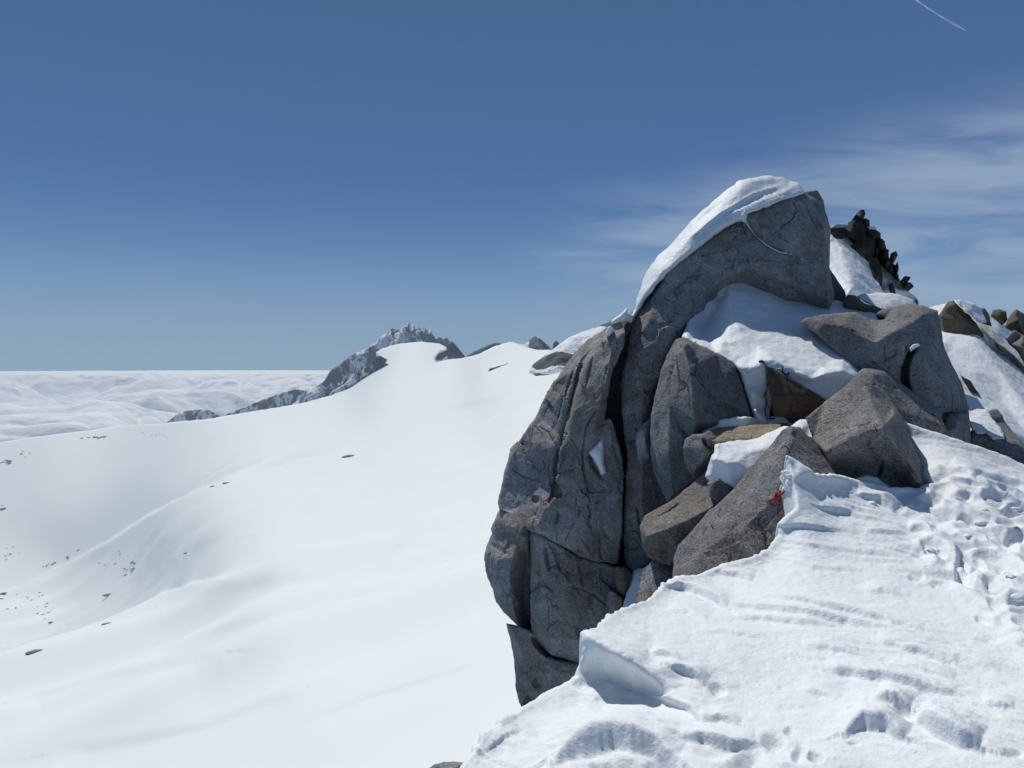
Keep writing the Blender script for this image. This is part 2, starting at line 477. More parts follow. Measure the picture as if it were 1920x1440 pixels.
SNOW = snow_mat('snow')
SNOWR = snow_mat('wind_snow', fine=1.6)
FARSNOW = snow_mat('glacier_snow', col=(.80, .84, .82), fine=0)
G_GREY = granite('granite_grey', base=(.225, .222, .222), brown=.15, speck=.8)
G_TOWER = granite('granite_tower', base=(.335, .325, .325), brown=.38, brown_c=(.27, .235, .195), speck=.7, dark=.5)
G_SLAB = granite('granite_slab', base=(.30, .29, .28), brown=.30, brown_c=(.215, .185, .155), speck=.8, dark=.6)
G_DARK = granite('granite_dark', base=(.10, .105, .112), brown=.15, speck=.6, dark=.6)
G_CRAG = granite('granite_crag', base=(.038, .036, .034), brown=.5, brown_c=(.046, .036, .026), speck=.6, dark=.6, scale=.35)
G_BROWN = granite('granite_brown', base=(.22, .21, .205), brown=.42, brown_c=(.215, .175, .135), speck=1.0)
G_COARSE = granite('granite_coarse', base=(.225, .222, .215), brown=.22, brown_c=(.21, .18, .14), speck=1.1, dark=.35)
G_BLUE = granite('granite_bluegrey', base=(.215, .215, .225), brown=.30, brown_c=(.18, .145, .115), speck=1.2, dark=.45)
G_TAN = granite('granite_tan', base=(.30, .26, .20), brown=.6, brown_c=(.30, .245, .17), speck=1.0, dark=.3)
G_RUST = granite('granite_rust', base=(.085, .062, .045), brown=.6, brown_c=(.095, .058, .035), speck=.6, dark=.4)
G_OLIVE = granite('granite_olive', base=(.15, .142, .115), brown=.6, brown_c=(.16, .135, .09), speck=.7, lichen=.5)

# ---------------------------------------------------------------- foreground snow
LIPS = [  # wind-cut lips in the crust: polyline, height (m), falloff (px)
    ([(1246, 1098), (1275, 1103), (1310, 1112), (1345, 1128), (1368, 1142)], .045, 9),
    ([(1352, 1074), (1385, 1082), (1415, 1090)], .03, 6),
    ([(1365, 1100), (1420, 1118), (1480, 1128), (1560, 1143), (1650, 1160), (1740, 1180)], .035, 9),
    ([(1330, 1125), (1385, 1135), (1440, 1142), (1540, 1158), (1660, 1178)], .035, 8),
    ([(1370, 1158), (1430, 1160), (1500, 1170), (1560, 1170)], .025, 7),
    ([(1425, 982), (1480, 985), (1540, 992), (1610, 1002)], .02, 7),
    ([(1530, 950), (1570, 962), (1600, 966)], .03, 6),
    ([(1600, 930), (1645, 942), (1680, 962)], .05, 7),
    ([(1710, 938), (1740, 945), (1760, 955)], .04, 6),
    ([(1700, 995), (1725, 1000), (1745, 1008)], .05, 6),
    ([(1620, 998), (1660, 1003), (1700, 1006)], .02, 6),
    ([(1620, 1103), (1660, 1106), (1690, 1112)], .02, 6),
    ([(1640, 1200), (1700, 1218), (1760, 1235), (1800, 1250)], .03, 8),
    ([(1540, 1255), (1590, 1262), (1640, 1275), (1720, 1292), (1800, 1305)], .04, 9),
    ([(1640, 1325), (1670, 1330), (1710, 1345)], .09, 14),
    ([(1715, 1350), (1750, 1375), (1800, 1400), (1840, 1412)], .12, 16),
    ([(1580, 1375), (1620, 1362), (1665, 1372), (1700, 1390)], .10, 16),
    ([(1840, 1325), (1870, 1328), (1900, 1332)], .03, 8),
    ([(1690, 1245), (1740, 1262), (1790, 1280)], .02, 8),
    ([(1250, 1250), (1275, 1258), (1300, 1268), (1325, 1285)], .04, 8),
    ([(1220, 1226), (1250, 1232), (1270, 1246)], .03, 6),
    ([(1225, 1305), (1260, 1318), (1300, 1338), (1320, 1362)], .03, 8),
    ([(900, 1395), (930, 1365), (965, 1345)], .03, 8),
    ([(905, 1408), (940, 1385), (975, 1370)], .02, 8),
    ([(1030, 1435), (1080, 1412), (1150, 1400), (1230, 1405), (1275, 1432)], .13, 22),
    ([(1275, 1395), (1320, 1392), (1370, 1400), (1420, 1392)], .07, 12),
    ([(1310, 1352), (1350, 1350), (1390, 1362)], .05, 10),
    ([(1500, 1290), (1540, 1300), (1580, 1312)], .015, 8),
    ([(1780, 1230), (1830, 1245), (1880, 1262)], .02, 8),
    ([(1310, 1185), (1370, 1190), (1440, 1200)], .015, 8),
    ([(1250, 1145), (1290, 1150), (1330, 1168)], .02, 8),
    ([(1460, 1048), (1530, 1060), (1600, 1068)], .012, 7),
    ([(1480, 1015), (1560, 1030), (1640, 1040)], .012, 7),
    ([(1500, 1215), (1560, 1220), (1610, 1228)], .02, 7),
    ([(1775, 880), (1800, 893), (1825, 912)], .07, 10),
    ([(1690, 905), (1760, 900), (1820, 915), (1880, 935)], .04, 9),
]
HOLES = [  # pits and footprints: x, y, rx, ry, angle, depth (m)
    (1345, 1290, 16, 13, 20, .10), (1395, 1425, 34, 18, -20, .16), (1450, 1385, 24, 14, 0, .10), (1150, 1440, 60, 16, 0, .16),
    (1240, 1440, 36, 20, 0, .16), (1530, 1152, 8, 4, 0, .025), (1565, 1175, 7, 3, 10, .02), (1635, 1175, 7, 3, 10, .02),
    (1444, 1167, 6, 3, 0, .02), (1475, 1235, 6, 3, 0, .02), (1570, 1228, 6, 3, 0, .015), (1465, 1285, 9, 5, 0, .025),
    (1597, 1338, 12, 5, 0, .03), (1725, 1325, 7, 5, 0, .02), (1720, 1082, 18, 8, 0, .03), (1768, 1098, 24, 9, 12, .05),
    (1590, 1265, 22, 6, 5, .05), (1860, 1200, 30, 9, 0, .05), (1690, 1352, 22, 10, 10, .08), (1500, 1410, 14, 18, 20, .09),
    (1530, 1420, 16, 12, 20, .09), (1820, 1060, 34, 18, 35, .12), (1808, 1085, 30, 16, 60, .10), (1850, 1000, 60, 16, 25, .13),
    (1905, 960, 34, 14, 0, .12), (1750, 1035, 30, 13, 28, .11), (1785, 975, 40, 10, 12, .08), (1870, 1105, 28, 15, 15, .11),
    (1880, 1030, 34, 14, 20, .10), (1890, 1075, 26, 14, 10, .08), (1770, 1000, 24, 10, 30, .07), (1860, 945, 26, 10, 10, .10),
    (1685, 958, 12, 7, 0, .05), (1800, 940, 24, 8, 0, .06), (1870, 1140, 22, 9, 20, .06), (1745, 1290, 9, 4, 0, .02),
    (1640, 1250, 9, 4, 0, .02), (1810, 1290, 12, 5, 0, .02), (1870, 1290, 12, 5, 0, .02), (1600, 1395, 14, 6, 0, .04),
    (1710, 930, 22, 7, 15, .05), (1910, 1135, 20, 9, 0, .08), (1845, 1165, 18, 7, 20, .05), (1905, 1010, 20, 12, 0, .1),
    (1480, 1365, 10, 8, 0, .05), (1250, 1375, 14, 6, 0, .03), (1660, 1240, 16, 5, 0, .03), (1900, 1420, 20, 8, 0, .05),
]
TRAMP = [(1700, 925), (1760, 880), (1930, 900), (1940, 1240), (1880, 1200), (1820, 1130), (1740, 1080), (1700, 1030), (1760, 990), (1650, 940)]
RND = np.random.RandomState(5)
def b_far(pl): return pl[0][1] > 1310 or pl[0][0] > 1760
def ground_disp(V, px, py, N):
    h = .035 * fbm(V / 1.4, 11, 2) + .012 * fbm(V / .35, 12, 3)
    u = V[:, 0] * .80 - V[:, 1] * .60; v = V[:, 0] * .60 + V[:, 1] * .80
    wv = .5 * vnoise(np.c_[V[:, :2] / 1.1, V[:, 2] * 0], 8)
    amp = sstep(-.35, .5, vnoise(np.c_[V[:, :2] / .9, V[:, 2] * 0 + 4], 31))
    q = np.c_[u / .85, (v + wv) / .105, V[:, 2] * 0]
    rg = 1 - np.abs(vnoise(q, 21)) * 2
    h = h + .019 * amp * np.maximum(rg, 0) ** 2
    q = np.c_[u / .40, (v + wv) / .045, V[:, 2] * 0 + 9]
    h = h + .009 * amp * fbm(q, 23, 2)
    h = h + .0045 * fbm(V / .055, 25, 3)
    # fresh nubbly crust, bottom left and below the dip
    nb = sstep(1360, 1420, py) + sstep(60, 10, np.hypot(px - 900, (py - 1400)))
    nb = np.clip(nb, 0, 1) * sstep(1700, 1500, px)
    h = h + nb * (.030 * fbm(V / .20, 41, 2, .5))
    hm = np.exp(-(((px - 1150) / 85) ** 2 + ((py - 1285) / 60) ** 2))
    h = h + hm * (.030 * fbm(np.c_[V[:, 0] / .10, V[:, 1] / .10, V[:, 2] / .35], 45, 2) + .03 * vnoise(V / .22, 46))
    # trodden path
    d, *_ = seg_near(px, py, TRAMP, True); ins = inside(TRAMP, px, py)
    mk = sstep(-25, 30, np.where(ins, d, -d))
    o, e = chips(V * np.array([1, 1, 0]) + .06 * np.c_[vnoise(V / .12, 3), vnoise(V / .12, 4), V[:, 2] * 0], .27, 7, .8)
    o2, e2 = chips(V * np.array([1, 1, 0]) + 3, .10, 9, .9)
    h = h + mk * (.15 * (.28 - np.abs(vnoise(V / .30, 13))) + .08 * (.25 - np.abs(vnoise(V / .17, 15))) + .03 * vnoise(V / .6, 16) + .006 * vnoise(V / .07, 14))
    wx = px + 7 * vnoise(np.c_[px / 45, py / 45, px * 0], 50) + 3 * vnoise(np.c_[px / 15, py / 15, px * 0], 52); wy = py + 5 * vnoise(np.c_[px / 45, py / 45, px * 0], 51) + 1.2 * vnoise(np.c_[px / 12, py / 12, px * 0], 53)
    for i, (a, b, rx, ry, an, dp) in enumerate(HOLES):
        tp_ = a > 1700 and b < 1200; dp = dp * (.85 if tp_ else .75 if b > 1340 else .45)
        c, s = math.cos(R(an)), math.sin(R(an))
        X = (wx - a) * c + (wy - b) * s; Y = -(wx - a) * s + (wy - b) * c
        r = np.sqrt((X / rx) ** 2 + (Y / ry) ** 2)
        h = h - .62 * dp * (1 - sstep(.55 if tp_ else .2, 1.12 if tp_ else 1.25, r)) * (1 + .5 * Y / ry * (r < 1.3)) + dp * .15 * vnoise(V / .13, 60 + i) * np.exp(-((r - 1.1) / .4) ** 2)
    h = h * (1 - .75 * np.exp(-((px - 1484) / 42) ** 2 - ((py - 915) / 75) ** 2))
    for pl, am, fo in LIPS:
        d, _, _, sg, tt = seg_near(wx, wy, pl)
        tap = np.sin(np.pi * np.clip(tt, .02, .98)) ** .6
        up = sg < 0      # above the line on screen for left-to-right polylines
        h = h + am * tap * np.where(up, np.exp(-(d / (fo * 2.6)) ** 2), 1 - sstep(0, fo * .6, d)) * (.85 if b_far(pl) else 1.35)
    return h
G_OUT = [(700, 1640, -1.72), (840, 1480, -1.70), (864, 1433, -1.70), (886, 1406, -1.70), (907, 1385, -1.72), (949, 1352, -1.76), (979, 1326, -1.80),
         (1015, 1306, -1.80), (1052, 1288, -1.80), (1082, 1267, -1.78), (1091, 1243, -1.70), (1095, 1228, -1.66), (1097, 1213, -1.62), (1093, 1190, -1.57), (1112, 1180, -1.58), (1142, 1155, -1.64),
         (1173, 1139, -1.68), (1215, 1125, -1.73), (1242, 1098, -1.77), (1299, 1082, -1.74), (1350, 1061, -1.69), (1409, 1043, -1.63),
         (1437, 1030, -1.58), (1452, 1012, -1.54), (1460, 1003, -1.51), (1463, 985, -1.40), (1478, 966, -1.32), (1491, 954, -1.26), (1488, 925, -1.16), (1482, 895, -1.03), (1474, 853, -.86), (1486, 860, -.90),
         (1501, 868, -.95), (1530, 890, -1.07), (1569, 892, -1.09), (1620, 903, -1.19), (1660, 913, -1.24), (1705, 916, -1.28), (1737, 928, -1.34),
         (1745, 905, -1.22), (1722, 855, -1.04), (1695, 790, -.71), (1765, 812, -.82), (1820, 832, -.95), (1880, 852, -1.03), (1960, 890, -1.19), (2050, 900, -1.30), (2350, 930, -1.38), (2400, 1600, -1.66)]
G_PTS = [(1400, 1440, -1.68), (1700, 1440, -1.66), (1900, 1440, -1.64), (1000, 1440, -1.70), (1200, 1380, -1.74), (980, 1400, -1.72), (1300, 1340, -1.72),
         (1500, 1250, -1.68), (1700, 1250, -1.65), (1900, 1250, -1.63), (1350, 1130, -1.70), (1500, 1080, -1.60), (1700, 1080, -1.57), (1850, 1050, -1.55),
         (1560, 960, -1.33), (1650, 980, -1.38), (1780, 930, -1.29), (1900, 930, -1.31), (1800, 870, -1.06), (1520, 915, -1.13), (1510, 970, -1.29), (1760, 850, -.98), (1500, 900, -1.02), (1495, 940, -1.16),
         (1090, 1290, -1.82), (1100, 1315, -1.84), (1130, 1338, -1.87), (1170, 1335, -1.87), (1205, 1318, -1.83), (1250, 1345, -1.80), (1060, 1340, -1.82), (1120, 1380, -1.80),
         (1110, 1250, -1.73), (1145, 1275, -1.79), (1180, 1290, -1.81), (1215, 1300, -1.80), (1300, 1230, -1.66), (1220, 1180, -1.66)]
G_CR = [[(1102, 1190, -1.53), (1130, 1206, -1.55), (1160, 1225, -1.57), (1190, 1243, -1.60), (1215, 1262, -1.64), (1240, 1285, -1.69), (1270, 1310, -1.73)]]
ground = relief('snow_ground', G_OUT, SNOW, pts=G_PTS, creases=G_CR, step=2.3, zmode=True, thick=3.5, push=(0, .25, -1.0), shrink=-.03,
                blur=20, blur2=(420, lambda x, y: sstep(60, 190, np.hypot((x - 1150) * .8, y - 1270)) * sstep(2, 50, np.hypot(x - 1474, (y - 858) * .8))), jag=1.6, disp=ground_disp, round_px=9, round_d=.035, seed=3, back=(.02, .12, 1.0))
tag(ground, 'sunlit white snow crest with wind ripples and a trodden path', 'snow', kind='structure')

# ---------------------------------------------------------------- helper to add a boulder / a snow patch
ROCKS = 'granite boulders of the rocky outcrop'
def rock(name, label, outline, mat, base, cat='rock', group=None, **kw):
    kw.setdefault('blur', 0 if mat is G_TOWER else 1)
    o = relief(name, outline, mat, base=base, **kw)
    return tag(o, label, cat, group)
def patch(name, label, outline, base, mat=None, **kw):
    kw.setdefault('snow', True); kw.setdefault('blur', 3); kw.setdefault('thick', .5); kw.setdefault('round_px', 8); kw.setdefault('round_d', .1)
    o = relief(name, outline, mat or SNOW, base=base, **kw)
    return tag(o, label, 'snow patch')

# ---- big slab on top
rock('granite_slab', 'tallest grey granite slab with a snow cap along its curved left edge',
     [(1188, 590, 1.2), (1200, 560, 1.6), (1222, 515, 2.0), (1262, 470, 2.1), (1310, 420, 2.2), (1365, 375, 2.3), (1430, 350, 2.4), (1508, 361, 2.2), (1533, 356, 2.2), (1545, 377, 2.2), (1547, 395, 2.15),
      (1556, 425, 2.1), (1558, 470, 2.0), (1555, 500, 1.9), (1562, 540, 1.8), (1564, 562, 1.75), (1556, 580, 1.7), (1500, 590, 2.1), (1420, 600, 2.4),
      (1340, 650, 2.2), (1300, 740, 1.4), (1262, 900, .3), (1250, 960, .2), (1245, 1000, .1), (1225, 1060, 0), (1209, 1062, 0), (1188, 1075, 0), (1172, 1056, .1), (1170, 1000, .15), (1171, 950, .15), (1173, 900, .2), (1176, 870, .2),
      (1174, 847, .25), (1170, 810, .35), (1166, 767, .4), (1163, 722, .5), (1172, 680, .6), (1180, 640, .8), (1184, 612, 1.0)],
     G_SLAB, 9.9,
     creases=[[(1385, 418, 1.75), (1300, 478, 1.45), (1255, 507, 1.25), (1242, 535, 1.1), (1230, 558, 1.0), (1220, 587, .85), (1205, 625, .7), (1195, 665, .5), (1192, 700, .4), (1205, 735, .3), (1203, 790, .25), (1205, 850, .15), (1204, 960, .0)],
              [(1500, 372, 1.75), (1400, 405, 1.65)], [(1545, 430, 1.65), (1548, 500, 1.4), (1553, 565, 1.35)]],
     pts=[(1470, 460, 1.35), (1400, 500, 1.35), (1320, 540, 1.15), (1380, 555, 2.0), (1260, 620, .65), (1230, 720, .45), (1500, 540, 1.2)],
     carve=[([(1398, 418), (1415, 442), (1440, 462), (1476, 476)], 5, .08),
            ([(1190, 800), (1215, 830), (1222, 860)], 4, .06), ([(1214, 1000), (1200, 985), (1194, 950)], 4, .07), ([(1262, 545), (1290, 520), (1315, 515)], 4, .05)],
     thick=2.2, shrink=.10, seed=11, step=2.5, round_px=3, round_d=.02, stri=.35, jag=1.6, rough=.75)
patch('draped_snow', 'long white snow cap curving over the left edge of the tallest slab',
      [(1190, 592, 1.15), (1192, 568, 1.35), (1203, 530, 1.55), (1212, 510, 1.65), (1232, 482, 1.8), (1256, 458, 1.9), (1300, 411, 2.0), (1340, 375, 2.1), (1372, 350, 2.15), (1392, 337, 2.2), (1430, 331, 2.25), (1465, 333, 2.25), (1482, 342, 2.2),
       (1496, 344, 2.1), (1510, 361, 1.9), (1450, 382, 1.58), (1400, 402, 1.45), (1397, 416, 1.45), (1388, 414, 1.5), (1380, 415, 1.52), (1350, 432, 1.48), (1312, 462, 1.35), (1290, 480, 1.25), (1262, 502, 1.15), (1250, 513, 1.15), (1230, 535, 1.1), (1212, 558, 1.1), (1200, 577, 1.1)],
      9.8, creases=[[(1400, 345, 2.0), (1360, 385, 1.75), (1300, 440, 1.5), (1240, 500, 1.3), (1205, 555, 1.2)], [(1480, 352, 2.0), (1430, 370, 1.8), (1380, 398, 1.6)]],
      thick=2.0, shrink=.03, seed=6, rough=.9, round_px=6, round_d=.10, blur=2, jag=1.8,
      carve=[([(1490, 352), (1430, 375), (1370, 402)], 5, -.05), ([(1470, 345), (1410, 365), (1350, 400), (1290, 450)], 4, -.05), ([(1350, 380), (1290, 430), (1230, 495)], 5, .05)])

# ---- left tower, in its cracked blocks
rock('cracked_tower', 'brownish grey tower with a long groove, left of the dark vertical crack',
     [(1164, 603, .7), (1171, 622, .45), (1169, 650, .3), (1157, 680, .2), (1146, 704, .15), (1141, 735, .1), (1136, 762, .1), (1133, 790, .1), (1142, 785, .1), (1150, 795, .1), (1158, 830, .1), (1166, 858, .1), (1170, 890, .1),
      (1168, 930, 0), (1166, 1000, 0), (1160, 1058, 0), (1150, 1060, -.05), (1120, 1052, -.1), (1086, 1042, -.15), (1047, 1018, -.15), (1008, 1000, -.1), (986, 992, 0), (963, 967, .2), (938, 957, .4), (931, 943, .5), (940, 914, .6), (948, 880, .7), (955, 858, .75), (958, 843, .8),
      (975, 822, .8), (990, 799, .8), (1007, 776, .9), (1010, 766, .9), (1026, 738, .9), (1038, 718, .95), (1052, 695, 1.0), (1075, 664, 1.0), (1100, 640, 1.0), (1120, 626, 1.0), (1140, 612, .9)],
     G_TOWER, 9.9,
     creases=[[(1122, 640, .62), (1092, 677, .52), (1080, 722, .45), (1067, 772, .38), (1057, 822, .3), (1048, 847, .22), (1043, 890, .12), (1038, 925, .05), (1026, 949, -.02), (1012, 990, -.1)],
              [(1128, 645, .42), (1103, 677, .38), (1090, 722, .3), (1077, 772, .22), (1067, 822, .14), (1056, 847, .1), (1052, 890, .0)],
              [(1150, 640, .3), (1140, 690, .12), (1128, 740, .0), (1110, 815, -.05), (1098, 850, 0)], [(1125, 905, -.02), (1110, 960, -.12), (1090, 1030, -.2)]],
     pts=[(1010, 880, .42), (985, 900, .5), (1040, 760, .62), (1060, 700, .72), (975, 950, .3), (1080, 900, -.02), (1140, 960, -.05)],
     carve=[([(1120, 642), (1092, 677), (1080, 722), (1067, 772), (1057, 822), (1048, 847), (1043, 890), (1040, 925), (1026, 949)], 7, .12), ([(1075, 690), (1062, 730), (1048, 790)], 3, .06), ([(1112, 665), (1104, 700), (1100, 730)], 3, .05), ([(1010, 800), (1030, 812), (1050, 850)], 3, .04), ([(1125, 760), (1100, 800), (1092, 850), (1095, 900)], 3, .05), ([(960, 880), (985, 895), (1015, 900)], 3, .04), ([(1082, 930), (1076, 980), (1060, 1015)], 3, .05), ([(1040, 905), (1055, 885), (1076, 870)], 3, .07), ([(1033, 943), (1045, 925), (1046, 890)], 4, .07), ([(1000, 930), (1004, 940)], 6, .08),
            ([(1038, 985), (1046, 970), (1051, 963)], 7, .035), ([(1104, 990), (1108, 968), (1108, 945)], 7, .04), ([(1130, 988), (1136, 1000), (1142, 1008)], 5, .05),
            ([(1104, 850), (1115, 880), (1128, 895)], 8, .12)],
     thick=2.0, shrink=.05, seed=21, round_px=2, round_d=.02, stri=.95, jag=1.9, step=2.2)
rock('bulging_block', 'rounded grey block bulging out at the left foot of the cracked tower',
     [(938, 953, .5), (965, 962, .2), (984, 985, .0), (995, 1002, .1), (996, 1060, .25), (996, 1180, .3), (975, 1180, .1), (960, 1163, .1), (945, 1150, .15), (930, 1130, .3), (924, 1103, .4), (914, 1085, .5), (908, 1060, .55), (909, 1035, .55), (915, 1018, .55), (922, 1000, .5), (921, 990, .55), (927, 975, .5)],
     G_TOWER, 9.9, creases=[[(955, 985, .1), (975, 1000, -.05), (985, 1008, -.05)], [(975, 1000, -.05), (962, 1045, -.12), (955, 1080, -.1), (956, 1110, -.08), (965, 1150, -.1), (976, 1178, -.05)], [(935, 1050, .05), (930, 1085, .1), (945, 1120, .1)]],
     pts=[(988, 1060, .3), (985, 1120, .35)], thick=1.6, seed=22, round_px=3, round_d=.04, rough=1.0, stri=.9, step=2.4, jag=1.8)
rock('tower_column', 'tall dark column under the slanting crack, foot of the tower',
     [(995, 998, .1), (1012, 1001, 0), (1050, 1022, -.02), (1088, 1045, -.05), (1125, 1056, 0), (1152, 1062, 0), (1182, 1073, 0), (1188, 1080, 0), (1172, 1150, -.2), (1120, 1240, -.3), (1088, 1250, -.35), (1060, 1235, -.35), (1032, 1228, -.35), (1012, 1200, -.3), (996, 1183, -.2), (994, 1100, .0)],
     G_TOWER, 9.8, creases=[[(1018, 1010, -.08), (1022, 1080, -.18), (1010, 1185, -.35)], [(1065, 1050, -.14), (1053, 1100, -.28), (1040, 1200, -.45)], [(1140, 1066, 0), (1145, 1100, -.12), (1110, 1200, -.42)]],
     carve=[([(1022, 1022), (1026, 1050), (1032, 1072)], 7, .10), ([(1010, 1055), (1012, 1080)], 6, .05), ([(1082, 1175), (1086, 1195)], 3, .06)],
     thick=1.6, seed=23, round_px=3, round_d=.03, rough=.9, stri=.9, step=2.4)
rock('foot_block', 'lowest wedge-shaped dark rock of the tower, pointing down into the snow',
     [(948, 1168, .3), (970, 1172, .15), (996, 1182, 0), (1012, 1200, -.1), (1030, 1228, -.15), (1062, 1238, -.15), (1085, 1244, -.2), (1100, 1225, -.2), (1100, 1260, -.3), (1060, 1320, -.4), (990, 1345, -.4), (978, 1330, -.3), (972, 1310, -.1), (967, 1290, .1), (966, 1260, .2), (962, 1225, .25), (956, 1195, .28)],
     G_TOWER, 9.58, creases=[[(955, 1174, .15), (975, 1220, 0), (985, 1255, -.1), (994, 1290, -.2), (985, 1330, -.3)]], pts=[(1030, 1260, -.3)],
     carve=[([(1000, 1275), (1006, 1288)], 6, .08), ([(1000, 1195), (1012, 1212), (1028, 1228), (1050, 1235), (1078, 1240)], 6, .22), ([(985, 1325), (992, 1305)], 7, .12), ([(1038, 1265), (1040, 1300)], 5, .04)],
     thick=1.3, seed=24, round_px=3, round_d=.03, rough=.8, stri=.8)
rock('wedged_stone', 'small rounded brown stone wedged at the foot of the crack',
     [(1156, 1062, 0), (1172, 1064, 0), (1186, 1074, .05), (1188, 1090, .05), (1180, 1108, 0), (1170, 1120, 0), (1158, 1113, 0), (1153, 1095, 0), (1152, 1075, .05)], G_OLIVE, 9.25, thick=.5, pts=[(1168, 1090, -.08)], seed=31, round_px=6, round_d=.1, rough=.4)
rock('wedged_stone', 'angular dark stone just below the small rounded brown stone',
     [(1140, 1105, .05), (1152, 1108, 0), (1168, 1122, 0), (1169, 1140, 0), (1150, 1170, 0), (1136, 1165, 0), (1138, 1130, .05)], G_BROWN, 9.2, thick=.5, pts=[(1152, 1130, -.05)], seed=32, round_px=3, round_d=.05, rough=.4)
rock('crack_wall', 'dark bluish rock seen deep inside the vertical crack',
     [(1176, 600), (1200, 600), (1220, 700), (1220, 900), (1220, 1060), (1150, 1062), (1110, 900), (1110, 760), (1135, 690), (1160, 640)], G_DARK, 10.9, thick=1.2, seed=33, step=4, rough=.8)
patch('snow_wedge', 'small white triangle of snow caught on the side of the cracked tower',
      [(1130, 822), (1132, 845), (1133, 870), (1137, 887), (1128, 892), (1120, 873), (1112, 860), (1104, 848), (1117, 836)], 9.80, step=2, thick=.4, pts=[(1124, 852, -.04)], round_px=5, round_d=.06, seed=8, rough=.4)
patch('snow_gully', 'strip of shaded snow running down between tower and leaning slab',
      [(1190, 1070, .3), (1216, 1060, .2), (1235, 1080, .1), (1230, 1130, -.3), (1165, 1170, -.3), (1172, 1125, 0)], 9.0, thick=.8, seed=9)
patch('snow_crest', 'upswept white snow tuft on top of the cracked tower',
      [(1143, 607, 0), (1150, 598, 0), (1162, 591, 0), (1171, 582, 0), (1177, 576, .1), (1176, 588, 0), (1186, 590, .2), (1192, 578, .3), (1196, 584, .3), (1184, 606, .2), (1168, 604, 0), (1152, 607, 0)], 10.55, step=1.8, thick=.5, round_px=4, round_d=.1, jag=.7, seed=12, rough=.4)
patch('snow_dab', 'tiny white dab of snow near the top of the cracked tower',
      [(1143, 611), (1151, 617), (1149, 624), (1139, 632), (1135, 628), (1138, 618)], 10.2, step=1.5, thick=.3, round_px=3, round_d=.04, jag=.6, seed=13, rough=.3)

# ---- middle pillar and the rocks round it
rock('granite_pillar', 'pale grey pillar with a sharp vertical edge, right of the slab foot',
     [(1266, 636, .9), (1276, 632, .95), (1290, 636, .9), (1310, 646, .85), (1345, 664, .8), (1378, 684, .7), (1385, 700, .65), (1398, 742, .5), (1408, 780, .4), (1412, 792, .4), (1380, 800, .4), (1312, 812, .2), (1294, 822, .15), (1282, 832, .1), (1285, 860, .1), (1305, 900, 0), (1290, 925, .1), (1252, 945, .2),
      (1240, 920, .3), (1226, 885, .4), (1219, 850, .5), (1218, 822, .55), (1221, 780, .6), (1228, 745, .65), (1238, 700, .75), (1250, 665, .85)],
     G_GREY, 8.8, creases=[[(1283, 648, .45), (1293, 690, .18), (1300, 740, .0), (1304, 790, -.12), (1298, 818, -.15)], [(1270, 660, .45), (1256, 760, .25), (1252, 850, .1), (1260, 925, .05)]],
     pts=[(1340, 740, .42), (1380, 770, .5)], thick=1.4, shrink=.1, seed=41, round_px=2, round_d=.02, rough=.7, stri=.5, step=2.5)
rock('tooth_rock', 'pointed little rock stuck to the left side of the pillar',
     [(1196, 806, .1), (1206, 797, .1), (1221, 782, .25), (1226, 800, .25), (1224, 838, .25), (1218, 862, .2), (1200, 872, .1), (1195, 850, .1), (1191, 825, .1)],
     G_TOWER, 9.5, pts=[(1208, 818, -.08), (1212, 840, .04)], thick=.5, seed=42, round_px=4, round_d=.06, rough=.4)
rock('rounded_block', 'lumpy weathered block below the pillar, left of the tan ledge',
     [(1280, 838, .1), (1287, 822, .15), (1300, 815, .15), (1318, 813, .1), (1330, 806, .1), (1345, 820, .05), (1360, 835, 0), (1370, 870, .1), (1345, 900, .1), (1310, 905, .1), (1298, 895, .1), (1284, 868, .1)],
     G_BLUE, 8.4, creases=[[(1316, 818, 0), (1320, 838, -.1), (1310, 870, -.1)], [(1340, 850, 0), (1330, 880, .12)]], carve=[([(1318, 822), (1324, 836), (1336, 842)], 4, .1)], thick=.8, seed=43, round_px=3, round_d=.03, rough=.9)
rock('tan_ledge', 'flat sunlit tan slab of rock lying across the middle of the outcrop',
     [(1328, 812, .2), (1345, 802, .36), (1380, 799, .40), (1430, 796, .42), (1475, 793, .42), (1478, 815, .2), (1430, 830, .0), (1385, 838, -.08), (1350, 845, -.08), (1330, 838, 0)],
     G_TAN, 8.5, creases=[[(1334, 828, -.12), (1370, 827, -.16), (1410, 822, -.15), (1450, 815, -.1)]], thick=.9, seed=44, round_px=3, round_d=.04, rough=.35, step=2.5)
rock('leaning_slab', 'pale brown leaning slab with a grey underside, lower left of the red cord',
     [(1200, 985, .2), (1206, 968, .3), (1222, 958, .4), (1258, 938, .5), (1290, 912, .6), (1322, 884, .65), (1345, 890, .55), (1380, 905, .45), (1390, 930, .3), (1350, 960, .1), (1310, 1000, 0), (1280, 1040, 0), (1258, 1060, .1), (1248, 1058, .1), (1215, 1045, .1), (1205, 1020, .1)],
     G_BROWN, 7.7, creases=[[(1212, 1006, -.1), (1245, 993, -.1), (1290, 975, -.02), (1342, 947, .08)], [(1262, 955, .3), (1295, 930, .38)]], pts=[(1250, 1030, .15)], carve=[([(1230, 970), (1255, 957), (1275, 940)], 3, .04)], thick=.9, seed=45, round_px=2, round_d=.02, rough=.7, step=2.5)
rock('shadow_stone', 'small dark stone in the notch under the overhanging snow, above the leaning slab',
     [(1326, 905, .1), (1345, 895, .1), (1372, 900, .1), (1385, 915, .1), (1365, 938, 0), (1346, 942, 0), (1328, 930, 0)], G_GREY, 7.62, thick=.4, seed=46, round_px=5, round_d=.07, rough=.4)
